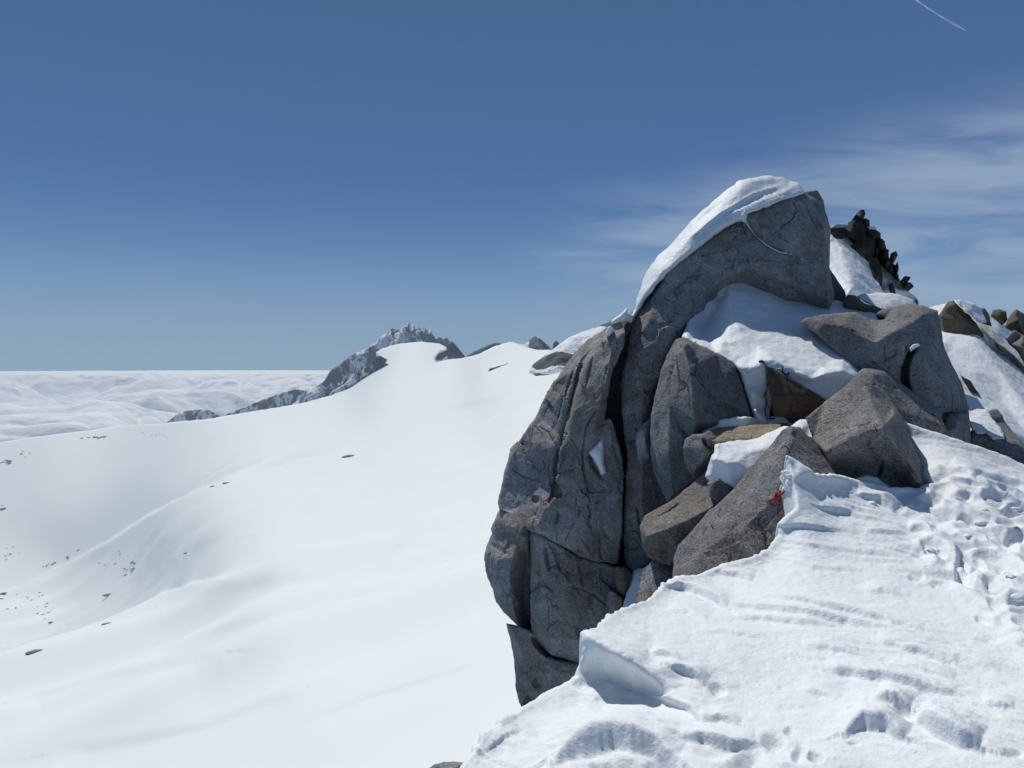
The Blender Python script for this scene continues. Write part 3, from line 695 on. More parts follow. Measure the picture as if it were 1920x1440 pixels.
patch('snow_block', 'thick white block of snow overhanging between the tan ledge and the front boulder',
      [(1322, 893, .1), (1332, 868, .1), (1340, 848, .12), (1342, 836, .15), (1360, 829, .3), (1400, 826, .45), (1425, 818, .5), (1445, 810, .55), (1470, 798, .6), (1480, 800, .5), (1465, 830, .2), (1440, 865, .0), (1405, 905, -.1), (1385, 925, -.1), (1372, 912, -.1), (1350, 907, -.02), (1334, 912, 0), (1330, 902, .05)],
      7.75, creases=[[(1336, 862, -.06), (1362, 868, -.1), (1382, 866, -.1), (1400, 880, -.12)]], pts=[(1400, 850, .05), (1430, 840, .12)], thick=.8, seed=14, round_px=7, round_d=.08, step=2.3, rough=.9)
patch('snow_saddle', 'pale snow saddle hanging between the front boulder tip and the big coarse boulder',
      [(1478, 802, .05), (1490, 792, .2), (1500, 786, .3), (1520, 787, .3), (1545, 786, .3), (1552, 800, .1), (1535, 815, 0), (1525, 828, -.05), (1515, 822, -.05), (1500, 805, 0)], 7.75, thick=.6, step=2, seed=15, round_px=5, round_d=.05, rough=.5)
rock('front_boulder', 'speckled grey and brown boulder in front, wrapped by the red cord',
     [(1466, 806, .45), (1482, 798, .5), (1497, 803, .5), (1519, 820, .5), (1537, 842, .45), (1556, 869, .35), (1569, 892, .2), (1575, 930, .0), (1520, 960, -.1), (1500, 1010, -.3), (1450, 1060, -.5), (1350, 1110, -.6), (1255, 1120, -.5), (1262, 1075, -.1), (1264, 1045, .1), (1272, 1022, .15), (1295, 998, .2), (1327, 959, .3), (1345, 945, .35), (1377, 917, .4), (1409, 876, .5), (1448, 830, .5)],
     G_BLUE, 7.0, creases=[[(1484, 808, .35), (1474, 840, .18), (1466, 875, .0), (1462, 905, -.1), (1440, 945, -.22), (1395, 985, -.28), (1355, 1010, -.3), (1325, 1030, -.28), (1290, 1075, -.35)], [(1488, 825, .25), (1510, 855, .15), (1535, 888, .0)]],
     pts=[(1400, 935, .02), (1340, 985, -.02), (1430, 880, .2), (1480, 920, -.15), (1470, 980, -.3), (1400, 1040, -.45)], carve=[([(1333, 985), (1340, 995)], 3, .05)],
     thick=1.2, seed=51, round_px=3, round_d=.03, step=2.5, rough=.8)
rock('buttress_rock', 'narrow bluish rock rising from the snow edge below the leaning slab',
     [(1205, 1068, .1), (1225, 1050, .1), (1245, 1055, 0), (1266, 1036, 0), (1275, 1060, 0), (1275, 1120, -.3), (1240, 1140, -.5), (1185, 1150, -.5), (1195, 1118, -.2)], G_BLUE, 7.9, creases=[[(1238, 1060, -.05), (1222, 1095, -.2), (1205, 1140, -.4)]], thick=.8, seed=52, rough=.6)
rock('coarse_boulder', 'large coarse-grained pyramid boulder with a sunlit slanting face',
     [(1510, 784, .5), (1545, 755, .75), (1587, 722, 1.05), (1606, 705, 1.2), (1622, 700, 1.25), (1637, 703, 1.25), (1652, 722, 1.15), (1675, 757, .95), (1695, 786, .8), (1706, 814, .65), (1722, 855, .5), (1743, 908, .35), (1738, 935, .3), (1700, 945, .2), (1640, 940, .1), (1560, 915, .1), (1556, 880, .1), (1547, 852, .1), (1525, 826, .3)],
     G_COARSE, 7.3, creases=[[(1550, 850, -.08), (1580, 832, -.1), (1620, 812, -.12), (1655, 800, -.14), (1678, 778, .35)], [(1655, 800, -.14), (1690, 850, -.12), (1720, 905, -.1)], [(1560, 880, .28), (1600, 885, .3), (1640, 870, .22), (1656, 857, .05)], [(1656, 857, .05), (1700, 872, .0), (1722, 895, -.02)], [(1660, 880, .25), (1700, 905, .22), (1730, 925, .2)]],
     pts=[(1600, 770, .42), (1630, 740, .75)], carve=[([(1610, 800), (1628, 797), (1638, 785)], 3, .03), ([(1668, 770), (1678, 762)], 3, .03), ([(1656, 860), (1650, 885), (1640, 905)], 6, .08)],
     thick=.6, seed=53, round_px=3, round_d=.03, step=2.6, rough=.55)
patch('snow_heap', 'small shaded heap of snow under the overhang of the coarse boulder',
      [(1596, 902), (1606, 895), (1625, 891), (1645, 895), (1655, 905), (1668, 912), (1665, 925), (1640, 925), (1600, 915)], 7.25, step=2, thick=.4, round_px=7, round_d=.09, seed=16, rough=.4)
rock('flat_slab', 'smooth wedge of rock lying between the coarse boulder and the dark boulder',
     [(1570, 745, .3), (1587, 722, .35), (1601, 704, .45), (1618, 690, .55), (1640, 690, .6), (1658, 692, .6), (1685, 715, .55), (1722, 742, .5), (1750, 758, .45), (1764, 770, .35), (1766, 784, .25), (1774, 806, .1), (1766, 813, .05), (1700, 800, -.05), (1640, 790, .0)],
     G_COARSE, 8.9, creases=[[(1640, 700, .35), (1665, 735, .2), (1690, 768, .05), (1730, 785, -.02), (1768, 800, .0)], [(1660, 700, .42), (1695, 740, .3), (1745, 775, .2)]], thick=.35, seed=54, round_px=3, round_d=.04, rough=.45)
rock('dark_boulder', 'largest dark grey rounded boulder right of the central snow',
     [(1500, 603, .6), (1515, 595, .65), (1540, 590, .7), (1575, 587, .8), (1605, 585, .85), (1630, 597, .8), (1648, 600, .75), (1660, 596, .8), (1640, 588, .85), (1652, 582, .9), (1680, 573, .95), (1700, 570, .95), (1730, 572, .95), (1757, 582, .9), (1764, 600, .8), (1768, 640, .65), (1772, 655, .6), (1786, 685, .5), (1802, 715, .45), (1812, 745, .4), (1817, 775, .35), (1818, 790, .3), (1760, 800, .1), (1700, 770, .05), (1650, 720, .1), (1620, 705, .1), (1600, 688, .15), (1575, 668, .2), (1550, 645, .3), (1530, 625, .4)],
     G_GREY, 9.5, creases=[[(1545, 605, .4), (1580, 612, .3), (1640, 640, .1), (1690, 680, .0)], [(1730, 590, .5), (1745, 650, .25), (1770, 720, .1), (1785, 770, .1)]],
     pts=[(1680, 620, .2), (1730, 700, -.05), (1745, 760, -.05), (1700, 650, .1)],
     carve=[([(1716, 648), (1704, 668), (1697, 690), (1696, 715), (1704, 735)], 9, .35), ([(1634, 597), (1660, 600), (1682, 607)], 4, .06), ([(1700, 645), (1692, 680)], 4, .05), ([(1820, 772), (1770, 778), (1762, 790)], 4, .05)],
     thick=1.0, seed=55, round_px=6, round_d=.05, rough=.5, step=2.6)
rock('footing_block', 'squared dark block under the largest dark boulder, at the snow edge',
     [(1766, 800, .1), (1780, 776, .15), (1800, 774, .15), (1818, 774, .25), (1820, 800, .2), (1820, 845, .1), (1780, 830, 0), (1758, 818, 0), (1764, 810, 0)], G_GREY, 9.35, pts=[(1795, 800, -.02)], thick=1.0, seed=56, round_px=4, round_d=.05, rough=.4)
patch('snow_dab', 'tiny white dab of snow in the notch of the largest dark boulder',
      [(1706, 652), (1712, 646), (1722, 644), (1726, 647), (1720, 651), (1712, 655), (1707, 660)], 9.35, step=1.5, thick=.2, round_px=2, round_d=.03, jag=.6, seed=17, rough=.2)

# ---- central snow field
patch('snow_field', 'bright snow spur with a blue shaded side below the tallest slab',
      [(1278, 634, 1.3), (1290, 600, 1.9), (1305, 560, 2.3), (1325, 530, 2.6), (1372, 500, 2.9), (1430, 520, 2.95), (1500, 545, 3.0), (1565, 565, 3.1), (1600, 572, 3.2), (1660, 575, 3.2), (1665, 600, 2.6), (1640, 640, 1.6), (1630, 700, .7), (1600, 722, .25), (1587, 736, .12), (1563, 746, 0), (1545, 748, -.1),
       (1520, 735, .02), (1490, 715, .12), (1462, 700, .2), (1440, 687, .3), (1433, 682, .32), (1436, 720, .32), (1436, 760, .3), (1440, 795, .1), (1418, 795, .2), (1405, 760, .3), (1395, 725, .35), (1387, 700, .4), (1375, 683, .5), (1345, 664, .7), (1310, 648, .95), (1290, 638, 1.15)],
      9.0, creases=[[(1366, 540, 2.35), (1365, 565, 1.95), (1375, 595, 1.55), (1390, 625, 1.15), (1420, 645, .85), (1480, 668, .55), (1540, 690, .3)],
                    [(1385, 700, .33), (1410, 690, .3), (1430, 683, .25)], [(1425, 678, .35), (1450, 672, .32), (1490, 695, .12), (1520, 712, .02), (1545, 702, -.02), (1580, 695, .08), (1610, 705, .3)],
                    [(1470, 703, .22), (1500, 716, .13), (1530, 722, .12), (1560, 722, .12)]],
      pts=[(1325, 600, 2.3), (1345, 575, 2.35), (1318, 622, 1.95), (1360, 630, 1.2), (1450, 590, 1.95), (1520, 620, 1.45), (1580, 660, .9), (1500, 570, 2.5), (1412, 740, .18), (1415, 770, .1)],
      thick=1.2, shrink=.02, seed=18, rough=1.2, round_px=5, round_d=.05, blur=3, step=2.5)
rock('rust_rock', 'dark rust-brown triangular rock under the edge of the central snow',
     [(1434, 684, .2), (1440, 688, .15), (1465, 702, .1), (1500, 722, .05), (1530, 738, 0), (1548, 750, 0), (1560, 775, .1), (1515, 795, .1), (1480, 792, .1), (1468, 782, 0), (1452, 782, 0), (1445, 745, .05), (1438, 710, .1)],
     G_RUST, 8.75, pts=[(1480, 745, -.06)], thick=.2, seed=57, rough=.8)
patch('snow_hollow', 'blue shaded snow floor behind the tan ledge',
      [(1312, 800, .0), (1335, 788, .0), (1400, 782, .0), (1430, 785, .3), (1460, 778, .3), (1480, 764, .3), (1510, 775, .3), (1530, 790, .1), (1500, 806, -.3), (1462, 810, -.1), (1400, 812, -.05), (1330, 816, -.02), (1314, 816, .0)], 8.98, thick=.4, step=2.3, seed=19, round_px=3, round_d=.03, jag=1.8, rough=.7)
# ---- rocks and snow of the right-hand crest
patch('snow_drift', 'sunlit cream-white snow drift behind the knobbly little ledge',
      [(1605, 556, .2), (1615, 551, .3), (1640, 548, .4), (1665, 550, .4), (1690, 553, .4), (1712, 562, .35), (1722, 575, .3), (1740, 590, .2), (1660, 600, -.4), (1650, 581, -.2), (1630, 572, -.1)], 12.2, mat=SNOWR, thick=1.0, step=2.0, seed=61, round_px=5, round_d=.06, rough=.8)
rock('knobbly_ledge', 'small knobbly brown ledge of rock between the slab and the sunlit drift',
     [(1581, 572), (1583, 560), (1590, 553), (1602, 553), (1612, 560), (1622, 569), (1640, 575), (1662, 580), (1652, 587), (1625, 587), (1600, 580), (1586, 577)], G_OLIVE, 11.7, pts=[(1605, 568, -.12)], thick=.5, step=2, seed=62, round_px=4, round_d=.08, rough=.5)
patch('snow_shelf', 'shaded snow shelf between the tallest slab and the dark boulder',
      [(1545, 585, .3), (1560, 570, .6), (1575, 572, .6), (1600, 580, .5), (1640, 588, .45), (1660, 590, .4), (1665, 605, .1), (1600, 610, -.2), (1550, 600, 0)], 11.3, thick=.6, step=2.3, seed=63, round_px=3, round_d=.03)
def slope_disp(V, px, py, N):
    u = V[:, 0] * .55 - V[:, 1] * .83; v = V[:, 0] * .83 + V[:, 1] * .55
    return .10 * fbm(V / 2.2, 71, 2) + .05 * (1 - 2 * np.abs(vnoise(np.c_[u / 3.0, v / .7, v * 0], 72))) + .018 * fbm(V / .25, 73, 3) + .01 * fbm(V / .09, 74, 2)
slope = relief('snow_slope', [(1725, 590, 11), (1745, 578, 12), (1763, 572, 12.5), (1790, 566, 13), (1815, 568, 13), (1838, 576, 13.5), (1855, 592, 13.5), (1875, 600, 14), (1895, 625, 14), (1925, 655, 14), (2020, 720, 14),
                (2040, 900, 1.5), (1960, 890, 1.0), (1900, 870, 1.0), (1820, 850, .4), (1790, 830, .4), (1740, 700, 3)],
               SNOWR, base=10.0, creases=[[(1772, 640, 6.0), (1800, 628, 6.9), (1830, 640, 6.3), (1870, 690, 4.8), (1930, 770, 2.7)], [(1776, 665, 5.0), (1830, 700, 4.1), (1880, 760, 2.9), (1930, 830, 1.6)], [(1790, 690, 4.1), (1830, 750, 2.5), (1870, 810, 1.2)], [(1830, 600, 10.0), (1860, 640, 8.2), (1920, 710, 5.8)]],
               step=2.6, blur=5, thick=3.0, push=(0, .3, -1), shrink=-.02, disp=slope_disp, jag=1.4, seed=64)
tag(slope, 'steep furrowed snow slope rising to the right skyline', 'snow', kind='structure')
rock('olive_boulder', 'olive-brown boulder on the skyline right of the dark boulder',
     [(1760, 592, .2), (1768, 580, .3), (1776, 566, .4), (1788, 563, .4), (1800, 575, .35), (1815, 588, .3), (1830, 605, .2), (1846, 628, .1), (1840, 640, 0), (1820, 640, -.1), (1800, 645, -.1), (1770, 645, 0)], G_OLIVE, 17.2, creases=[[(1790, 570, .1), (1810, 605, -.1), (1835, 625, 0)]], thick=1.2, step=2.2, seed=65, round_px=5, round_d=.12, rough=.8)
patch('crest_snow', 'bumpy snow crest on the skyline between the olive boulder and the next rock',
      [(1791, 563, 0), (1800, 561, .1), (1812, 565, .2), (1828, 569, .3), (1840, 579, .4), (1845, 590, .2), (1850, 605, -.2), (1835, 605, -.5), (1815, 588, -.4), (1800, 574, -.2)], 17.0, mat=SNOWR, thick=1.0, step=1.8, seed=66, round_px=4, round_d=.1)
rock('crest_boulder', 'small brown boulder beside the bumpy snow crest on the skyline',
     [(1822, 580), (1835, 578), (1846, 579), (1855, 590), (1857, 603), (1860, 612), (1845, 607), (1832, 600), (1818, 588)], G_OLIVE, 17.5, group=None, pts=[(1842, 592, -.25)], thick=.9, step=1.8, seed=67, round_px=4, round_d=.15, rough=.7)
rock('crest_boulder', 'round pale brown boulder second from the right end of the skyline',
     [(1857, 592), (1862, 581), (1875, 579), (1887, 584), (1889, 598), (1885, 606), (1878, 611), (1868, 602)], G_OLIVE, 19.0, pts=[(1875, 592, -.25)], thick=.9, step=1.6, seed=68, round_px=4, round_d=.15, rough=.7)
rock('crest_boulder', 'angular brown boulder cut by the right picture edge on the skyline',
     [(1884, 612), (1890, 598), (1897, 588), (1905, 579), (1920, 588), (1960, 600), (1960, 655), (1922, 645), (1900, 625)], G_OLIVE, 18.0, creases=[[(1905, 582, -.2), (1908, 600, -.35), (1925, 640, -.2)]], thick=1.2, step=2, seed=69, round_px=4, round_d=.15, rough=.8)
rock('crest_boulder', 'grey boulder low at the right picture edge, below the angular brown one',
     [(1885, 634), (1893, 624), (1902, 618), (1918, 628), (1960, 640), (1960, 720), (1925, 690), (1908, 660), (1892, 645)], G_BROWN, 16.5, pts=[(1915, 650, -.4)], thick=1.2, step=2, seed=70, round_px=4, round_d=.15, rough=.8)
rock('buried_rock', 'dark sliver of rock poking through the furrowed snow slope below the skyline boulders',
     [(1863, 645), (1867, 641), (1874, 650), (1882, 662), (1872, 658)], G_OLIVE, 16.5, thick=.5, step=1.3, seed=71, rough=.2, jag=.5)
rock('buried_rock', 'long dark rock edge in the snow right beside the largest dark boulder',
     [(1800, 702), (1808, 708), (1820, 714), (1830, 730), (1845, 752), (1836, 748), (1822, 732), (1808, 718)], G_DARK, 12.8, thick=.5, step=1.6, seed=72, rough=.2, jag=.6)
rock('buried_rock', 'short dark rock edge in the snow slope at the right picture edge',
     [(1906, 678), (1915, 682), (1935, 700), (1935, 712), (1918, 697)], G_DARK, 14.5, thick=.5, step=1.6, seed=73, rough=.2, jag=.6)
rock('low_boulder', 'low grey boulder with snow on top, behind the snow rim at the right edge',
     [(1818, 812, .1), (1826, 800, .2), (1845, 790, .5), (1855, 770, .9), (1868, 767, 1.0), (1880, 778, .9), (1884, 792, .8), (1900, 810, .5), (1912, 822, .3), (1920, 834, .2), (1950, 850, .1), (1950, 900, -.3), (1880, 870, -.3), (1818, 848, -.1)],
     G_COARSE, 10.4, creases=[[(1822, 815, 0), (1860, 822, -.05), (1895, 832, -.1), (1918, 838, 0)]], thick=1.0, seed=74, round_px=4, round_d=.05, rough=.6)
patch('snow_patch', 'rippled snow patch lying on the low grey boulder at the right edge',
      [(1818, 755, 1.2), (1828, 762, 1.2), (1850, 768, 1.05), (1858, 780, .8), (1868, 797, .45), (1884, 815, .15), (1885, 822, 0), (1862, 823, -.08), (1848, 812, .05), (1830, 812, .0), (1820, 800, .2), (1816, 775, .8)], 10.3, mat=SNOWR, thick=.5, step=1.6, jag=3.0, seed=75, round_px=3, round_d=.04)

# ---- crag in the distance with its snow slope
patch('crag_snow_slope', 'smooth convex snow slope leading up to the jagged crag',
      [(1400, 560, 2), (1450, 505, 2.5), (1500, 462, 3), (1540, 440, 3), (1558, 440, 3), (1575, 455, 2.5), (1595, 472, 2), (1620, 498, 1.5), (1640, 525, 1), (1660, 550, .5), (1675, 565, 0), (1740, 590, 0), (1740, 610, -3), (1540, 610, -3), (1400, 600, -2)], 27, mat=SNOWR, pts=[(1600, 540, -2.0)], thick=3, seed=81, rough=2.5, round_px=5, round_d=.5, step=2.5, jag=.8)
crag = bpy.data.objects.new('rocky_crag', None); COL.objects.link(crag); crag.location = tuple(at(1640, 570, 34.0))
tag(crag, 'jagged dark crag with upright pinnacles and snow between them on the skyline', 'crag')
relief('snow_face', [(1556, 432), (1562, 424), (1572, 420), (1588, 422), (1595, 412), (1604, 404), (1612, 404), (1620, 420), (1632, 426), (1640, 425), (1650, 440), (1655, 465), (1664, 480), (1675, 495), (1684, 515), (1690, 535), (1705, 548), (1722, 562), (1722, 610), (1640, 600), (1560, 520)],
       FARSNOW, base=34, pts=[(1620, 480, -1.0), (1670, 540, -1.2)], thick=3, step=2, parent=crag, snow=True, rough=3, seed=82, jag=.8, blur=3)
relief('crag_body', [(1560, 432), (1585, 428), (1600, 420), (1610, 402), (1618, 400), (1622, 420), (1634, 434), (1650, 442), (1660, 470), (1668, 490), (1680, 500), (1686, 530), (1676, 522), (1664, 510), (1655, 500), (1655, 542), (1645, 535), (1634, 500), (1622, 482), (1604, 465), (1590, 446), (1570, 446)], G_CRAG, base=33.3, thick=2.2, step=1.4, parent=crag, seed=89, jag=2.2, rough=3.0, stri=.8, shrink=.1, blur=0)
PIN = [  # outlines in picture pixels, distance offset
    ([(1600, 412), (1606, 402), (1612, 396), (1619, 394), (1622, 400), (1619, 410), (1615, 418), (1612, 412)], -1.2),
    ([(1618, 414), (1622, 410), (1629, 413), (1630, 424), (1624, 427), (1619, 422)], -1.0),
    ([(1557, 434), (1562, 429), (1585, 428), (1600, 424), (1606, 418), (1615, 420), (1621, 432), (1617, 445), (1608, 452), (1605, 448), (1590, 442), (1580, 448), (1570, 446)], -1.6),
    ([(1606, 446), (1618, 443), (1632, 447), (1640, 452), (1638, 470), (1633, 485), (1626, 488), (1615, 478), (1606, 470), (1596, 462), (1606, 455)], -1.8),
    ([(1626, 434), (1635, 431), (1645, 434), (1651, 437), (1650, 446), (1642, 446), (1640, 456), (1632, 450)], -1.5),
    ([(1645, 450), (1650, 446), (1658, 452), (1661, 466), (1658, 474), (1652, 468), (1646, 462)], -1.3),
    ([(1640, 466), (1646, 464), (1648, 472), (1643, 478)], -1.3),
    ([(1630, 486), (1645, 486), (1652, 500), (1655, 520), (1652, 540), (1660, 555), (1650, 550), (1638, 520), (1632, 500)], -1.8),
    ([(1653, 478), (1660, 470), (1665, 469), (1665, 480), (1660, 488), (1654, 486)], -1.3),
    ([(1658, 490), (1664, 482), (1670, 490), (1668, 500), (1662, 503), (1657, 496)], -1.4),
    ([(1669, 484), (1672, 476), (1680, 472), (1682, 480), (1677, 490), (1673, 496), (1670, 492)], -1.2),
    ([(1664, 500), (1672, 494), (1676, 505), (1673, 514), (1667, 508)], -1.3),
    ([(1680, 498), (1683, 492), (1685, 500), (1683, 512), (1685, 525), (1679, 515)], -1.1),
    ([(1688, 528), (1697, 519), (1706, 520), (1704, 525), (1697, 528), (1708, 532), (1712, 536), (1702, 545), (1694, 538)], -1.2),
    ([(1667, 534), (1673, 531), (1677, 540), (1679, 552), (1674, 555), (1668, 545)], -1.7),
    ([(1716, 568), (1719, 560), (1721, 566), (1720, 576)], -1.0),
]
for k, (ol, dd) in enumerate(PIN):
    c = np.mean(ol, 0)
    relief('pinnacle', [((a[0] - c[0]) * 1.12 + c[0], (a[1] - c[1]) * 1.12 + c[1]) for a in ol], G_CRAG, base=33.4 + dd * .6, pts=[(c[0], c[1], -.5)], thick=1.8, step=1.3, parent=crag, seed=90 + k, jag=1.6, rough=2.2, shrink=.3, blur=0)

rock('edge_rock', 'small grey rock tip at the bottom edge left of the snow crest',
     [(795, 1445), (815, 1434), (832, 1429), (850, 1428), (872, 1430), (880, 1470), (870, 1500), (780, 1500)], G_GREY, 3.5, pts=[(840, 1445, -.1)], thick=.5, step=2, seed=101, round_px=5, round_d=.05, rough=.3)

# ---- hidden heart of the outcrop, so that it is solid from the side
def core_disp(V, px, py, N):
    o, e = chips(V, 1.1, 5, .6)
    return .18 * fbm(V / 1.5, 3, 3) + .2 * o
core = relief('outcrop_core', [(1190, 660), (1260, 560), (1540, 480), (1640, 605), (1700, 605), (1740, 700), (1690, 860), (1480, 900), (1240, 1150), (1120, 1200), (1020, 1190), (1010, 1000), (1110, 760)], G_DARK, base=12.6,
              pts=[(1300, 800, -.6)], thick=2.5, step=9, disp=core_disp, seed=102)
cliff = relief('ridge_cliff', [(1010, 1230, 0), (1100, 1205, 0), (1250, 1085, -.2), (1500, 965, -1.0), (1750, 890, -.6), (2000, 880, 0), (2300, 960, 0), (2400, 1900, -1), (2000, 2500, -2), (1000, 2500, -1), (760, 2000, .5), (925, 1500, .3), (992, 1338, 0)], G_DARK, base=9.6, thick=5, step=14, disp=core_disp, seed=105, pts=[(1400, 1500, -1.2)])
tag(cliff, 'dark granite cliff under the snow crest and the foot of the tower', 'cliff')
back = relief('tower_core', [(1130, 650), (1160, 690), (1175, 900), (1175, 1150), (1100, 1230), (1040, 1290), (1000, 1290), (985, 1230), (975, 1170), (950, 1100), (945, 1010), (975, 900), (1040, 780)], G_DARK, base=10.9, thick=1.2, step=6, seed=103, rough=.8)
tag(back, 'dark rock showing in the joints between the blocks of the cracked tower', 'bedrock')
tag(core, 'shaded granite bedrock showing deep in the gaps of the outcrop', 'bedrock')

# ---------------------------------------------------------------- red cord on the front boulder
def tube(pts, r, n=7):
    P = np.array(pts, float); V = []; F = []
    for i, p in enumerate(P):
        t = P[min(i + 1, len(P) - 1)] - P[max(i - 1, 0)]; t /= np.linalg.norm(t) + 1e-9
        a = np.cross(t, [0.3, 1, .2]); a /= np.linalg.norm(a) + 1e-9; b = np.cross(t, a)
        rr = r[i] if hasattr(r, '__len__') else r
        for k in range(n):
            an = 2 * math.pi * k / n; V.append(p + rr * (math.cos(an) * a + math.sin(an) * b))
    for i in range(len(P) - 1):
        for k in range(n):
            k2 = (k + 1) % n; F.append([i * n + k, i * n + k2, (i + 1) * n + k2, (i + 1) * n + k])
    F.append(list(range(n))[::-1]); F.append([(len(P) - 1) * n + k for k in range(n)])
    return np.array(V), F
def spline(c, m=8):
    c = np.array(c, float); c = np.vstack([2 * c[0] - c[1], c, 2 * c[-1] - c[-2]]); out = []
    for i in range(1, len(c) - 2):
        for j in range(m):
            t = j / m; a, b, d, e = c[i - 1], c[i], c[i + 1], c[i + 2]
            out.append(.5 * ((2 * b) + (-a + d) * t + (2 * a - 5 * b + 4 * d - e) * t * t + (-a + 3 * b - 3 * d + e) * t ** 3))
    out.append(c[-2]); return np.array(out)
mc, t = new_mat('red_cord')
nz = t.noise(t.new('ShaderNodeNewGeometry').outputs['Position'], 160, 2, .5)
cc = t.mix(nz, c4(.30, .012, .012), c4(.55, .04, .03))
t.new('ShaderNodeOutputMaterial', Surface=t.new('ShaderNodeBsdfPrincipled', Base__Color=cc, Roughness=.8).outputs[0])
bpy.context.view_layer.update()
dg = bpy.context.evaluated_depsgraph_get()
def hit(px, py, off=.012):
    r = ray(np.array(px, float), np.array(py, float)); L = np.linalg.norm(r)
    ok, loc, nrm, _, ob, _ = S.ray_cast(dg, Vector(C0), Vector(r / L), distance=300)
    if not ok: return at(np.array(px), np.array(py), 6.9)
    return np.array(loc) + np.array(nrm) * off
CORDS = [([(1457, 931), (1462, 920), (1466, 912), (1469, 906)], .0075), ([(1457, 931), (1466, 926), (1474, 920), (1478, 912), (1474, 906), (1468, 907)], .0075),
         ([(1457, 932), (1462, 938), (1460, 948), (1462, 958), (1463, 970)], .0055), ([(1457, 930), (1450, 936), (1444, 940), (1440, 943)], .007),
         ([(1456, 932), (1452, 940), (1446, 945)], .007), ([(1459, 928), (1455, 926), (1453, 932), (1457, 937), (1461, 933), (1458, 927)], .009)]
V, F = [], []
for c, r in CORDS:
    P3 = spline([hit(a, b) for a, b in c]); v, f = tube(P3, r); n0 = sum(len(q) for q in V); V.append(v); F += [[i + n0 for i in ff] for ff in f]
cord = put('red_cord', np.concatenate(V), F, mc)
tag(cord, 'knotted red cord with loose ends lying on the front boulder', 'cord')
for k in range(7):
    e = np.array([1440, 943]) + RND.uniform(-4, 3, 2) * (1, .8)
    s0 = hit(1446, 938); e3 = hit(*e)
    v, f = tube(spline([s0, (s0 + e3) / 2 + RND.uniform(-.01, .01, 3), e3]), .0025, 5)
    put('frayed_strand', v, f, mc, parent=cord)
ck = spline([hit(a, b, .006) for a, b in [(1394, 412), (1402, 420), (1415, 440), (1428, 452), (1441, 461), (1456, 471), (1470, 475), (1484, 477)]], 6)
v, f = tube(ck, np.interp(np.linspace(0, 1, len(ck)), [0, .15, .5, 1], [.030, .018, .013, .006]) * (1 + .3 * vnoise(ck * 9, 2)))
tag(put('snow_filled_crack', v, f, SNOW), 'thin white line of snow in the crack of the tallest slab', 'snow line')
M_ST, t = new_mat('dead_stalk')
t.new('ShaderNodeOutputMaterial', Surface=t.new('ShaderNodeBsdfPrincipled', Base__Color=c4(.03, .028, .02), Roughness=.8).outputs[0])
V, F = [], []
for c, r in [([(1440, 700), (1438, 722), (1434, 738), (1436, 755), (1433, 770), (1436, 782), (1446, 786), (1453, 786)], .006), ([(1434, 738), (1431, 745)], .005), ([(1434, 753), (1442, 765), (1450, 776), (1452, 784)], .005),
             ([(1424, 677), (1430, 682), (1438, 688), (1450, 691), (1462, 694), (1470, 700), (1478, 706)], .006), ([(1424, 680), (1428, 678), (1434, 681)], .012), ([(1466, 694), (1469, 688), (1468, 697), (1474, 702), (1480, 698), (1477, 706)], .005),
             ([(1438, 720), (1431, 737)], .004), ([(1470, 698), (1482, 707), (1490, 716)], .004)]:
    v, f = tube(spline([hit(a, b, .01) for a, b in c], 5), r, 5); n0 = sum(len(q) for q in V); V.append(v); F += [[i + n0 for i in ff] for ff in f]
tag(put('dead_plant', np.concatenate(V), F, M_ST), 'thin black dead stalks against the snow beside the rust-brown rock', 'dead plant')
CLODS = [(1668, 957, 8), (1790, 945, 7), (1845, 957, 12), (1840, 980, 16), (1905, 955, 14), (1815, 1005, 12), (1880, 985, 9), (1925, 1010, 9), (1790, 1028, 8), (1862, 1040, 10), (1745, 1032, 12), (1895, 1080, 14), (1850, 1092, 8), (1908, 1120, 20), (1868, 1110, 9), (1825, 1035, 7), (1770, 1062, 6), (1900, 1052, 8),
         (1635, 943, 12), (1645, 948, 7), (1540, 1392, 7), (1500, 1372, 7), (1520, 1388, 6), (1685, 1362, 6), (1690, 1340, 5), (1320, 1378, 8), (1350, 1400, 6), (1262, 1278, 6), (1765, 918, 4), (1880, 1160, 8), (1830, 915, 4), (1815, 925, 5), (1560, 930, 4), (1745, 1000, 6)]
for k, (a, b, sz) in enumerate(CLODS):
    if a > 1915 or sz < 12: continue
    p = hit(a, b, 0.0); bm = bmesh.new(); bmesh.ops.create_icosphere(bm, subdivisions=3, radius=1.0)
    vv = np.array([tuple(q.co) for q in bm.verts]); ff = [[q.index for q in f_.verts] for f_ in bm.faces]; bm.free()
    o1, _ = chips(vv + 3.3 * k, 1.0, k, .9); vv = vv * (1 + .30 * o1 + .18 * fbm(vv * 1.5 + k, k, 2))[:, None] * np.array([1.3, .95, .55])
    L = np.linalg.norm(p - C0) * sz / FPX * .5; an_ = RND.rand() * 6.28; cs, sn = math.cos(an_), math.sin(an_)
    vv = np.c_[vv[:, 0] * cs - vv[:, 1] * sn, vv[:, 0] * sn + vv[:, 1] * cs, vv[:, 2]] * L
    o = put('snow_clod', vv + p - np.array([0, 0, L * .05]), ff, SNOW)
    path = (a > 1730 and b < 1200)
    tag(o, ('%s lump of broken snow, %s in the trodden path' % (['largest', 'small', 'middling', 'flat', 'rounded', 'wedge-shaped', 'pale', 'tilted'][k % 8], ['near its upper end', 'about halfway along', 'near its lower end'][0 if b < 990 else 1 if b < 1070 else 2])) if path else ('lump of snow beside the footprints on the near crest' if b > 1300 else 'small lump of snow on the wind-packed crest'), 'snow lump', 'snow lumps in the trodden path' if path else ('snow lumps by the near footprints' if b > 1300 else 'snow lumps on the packed crest'))
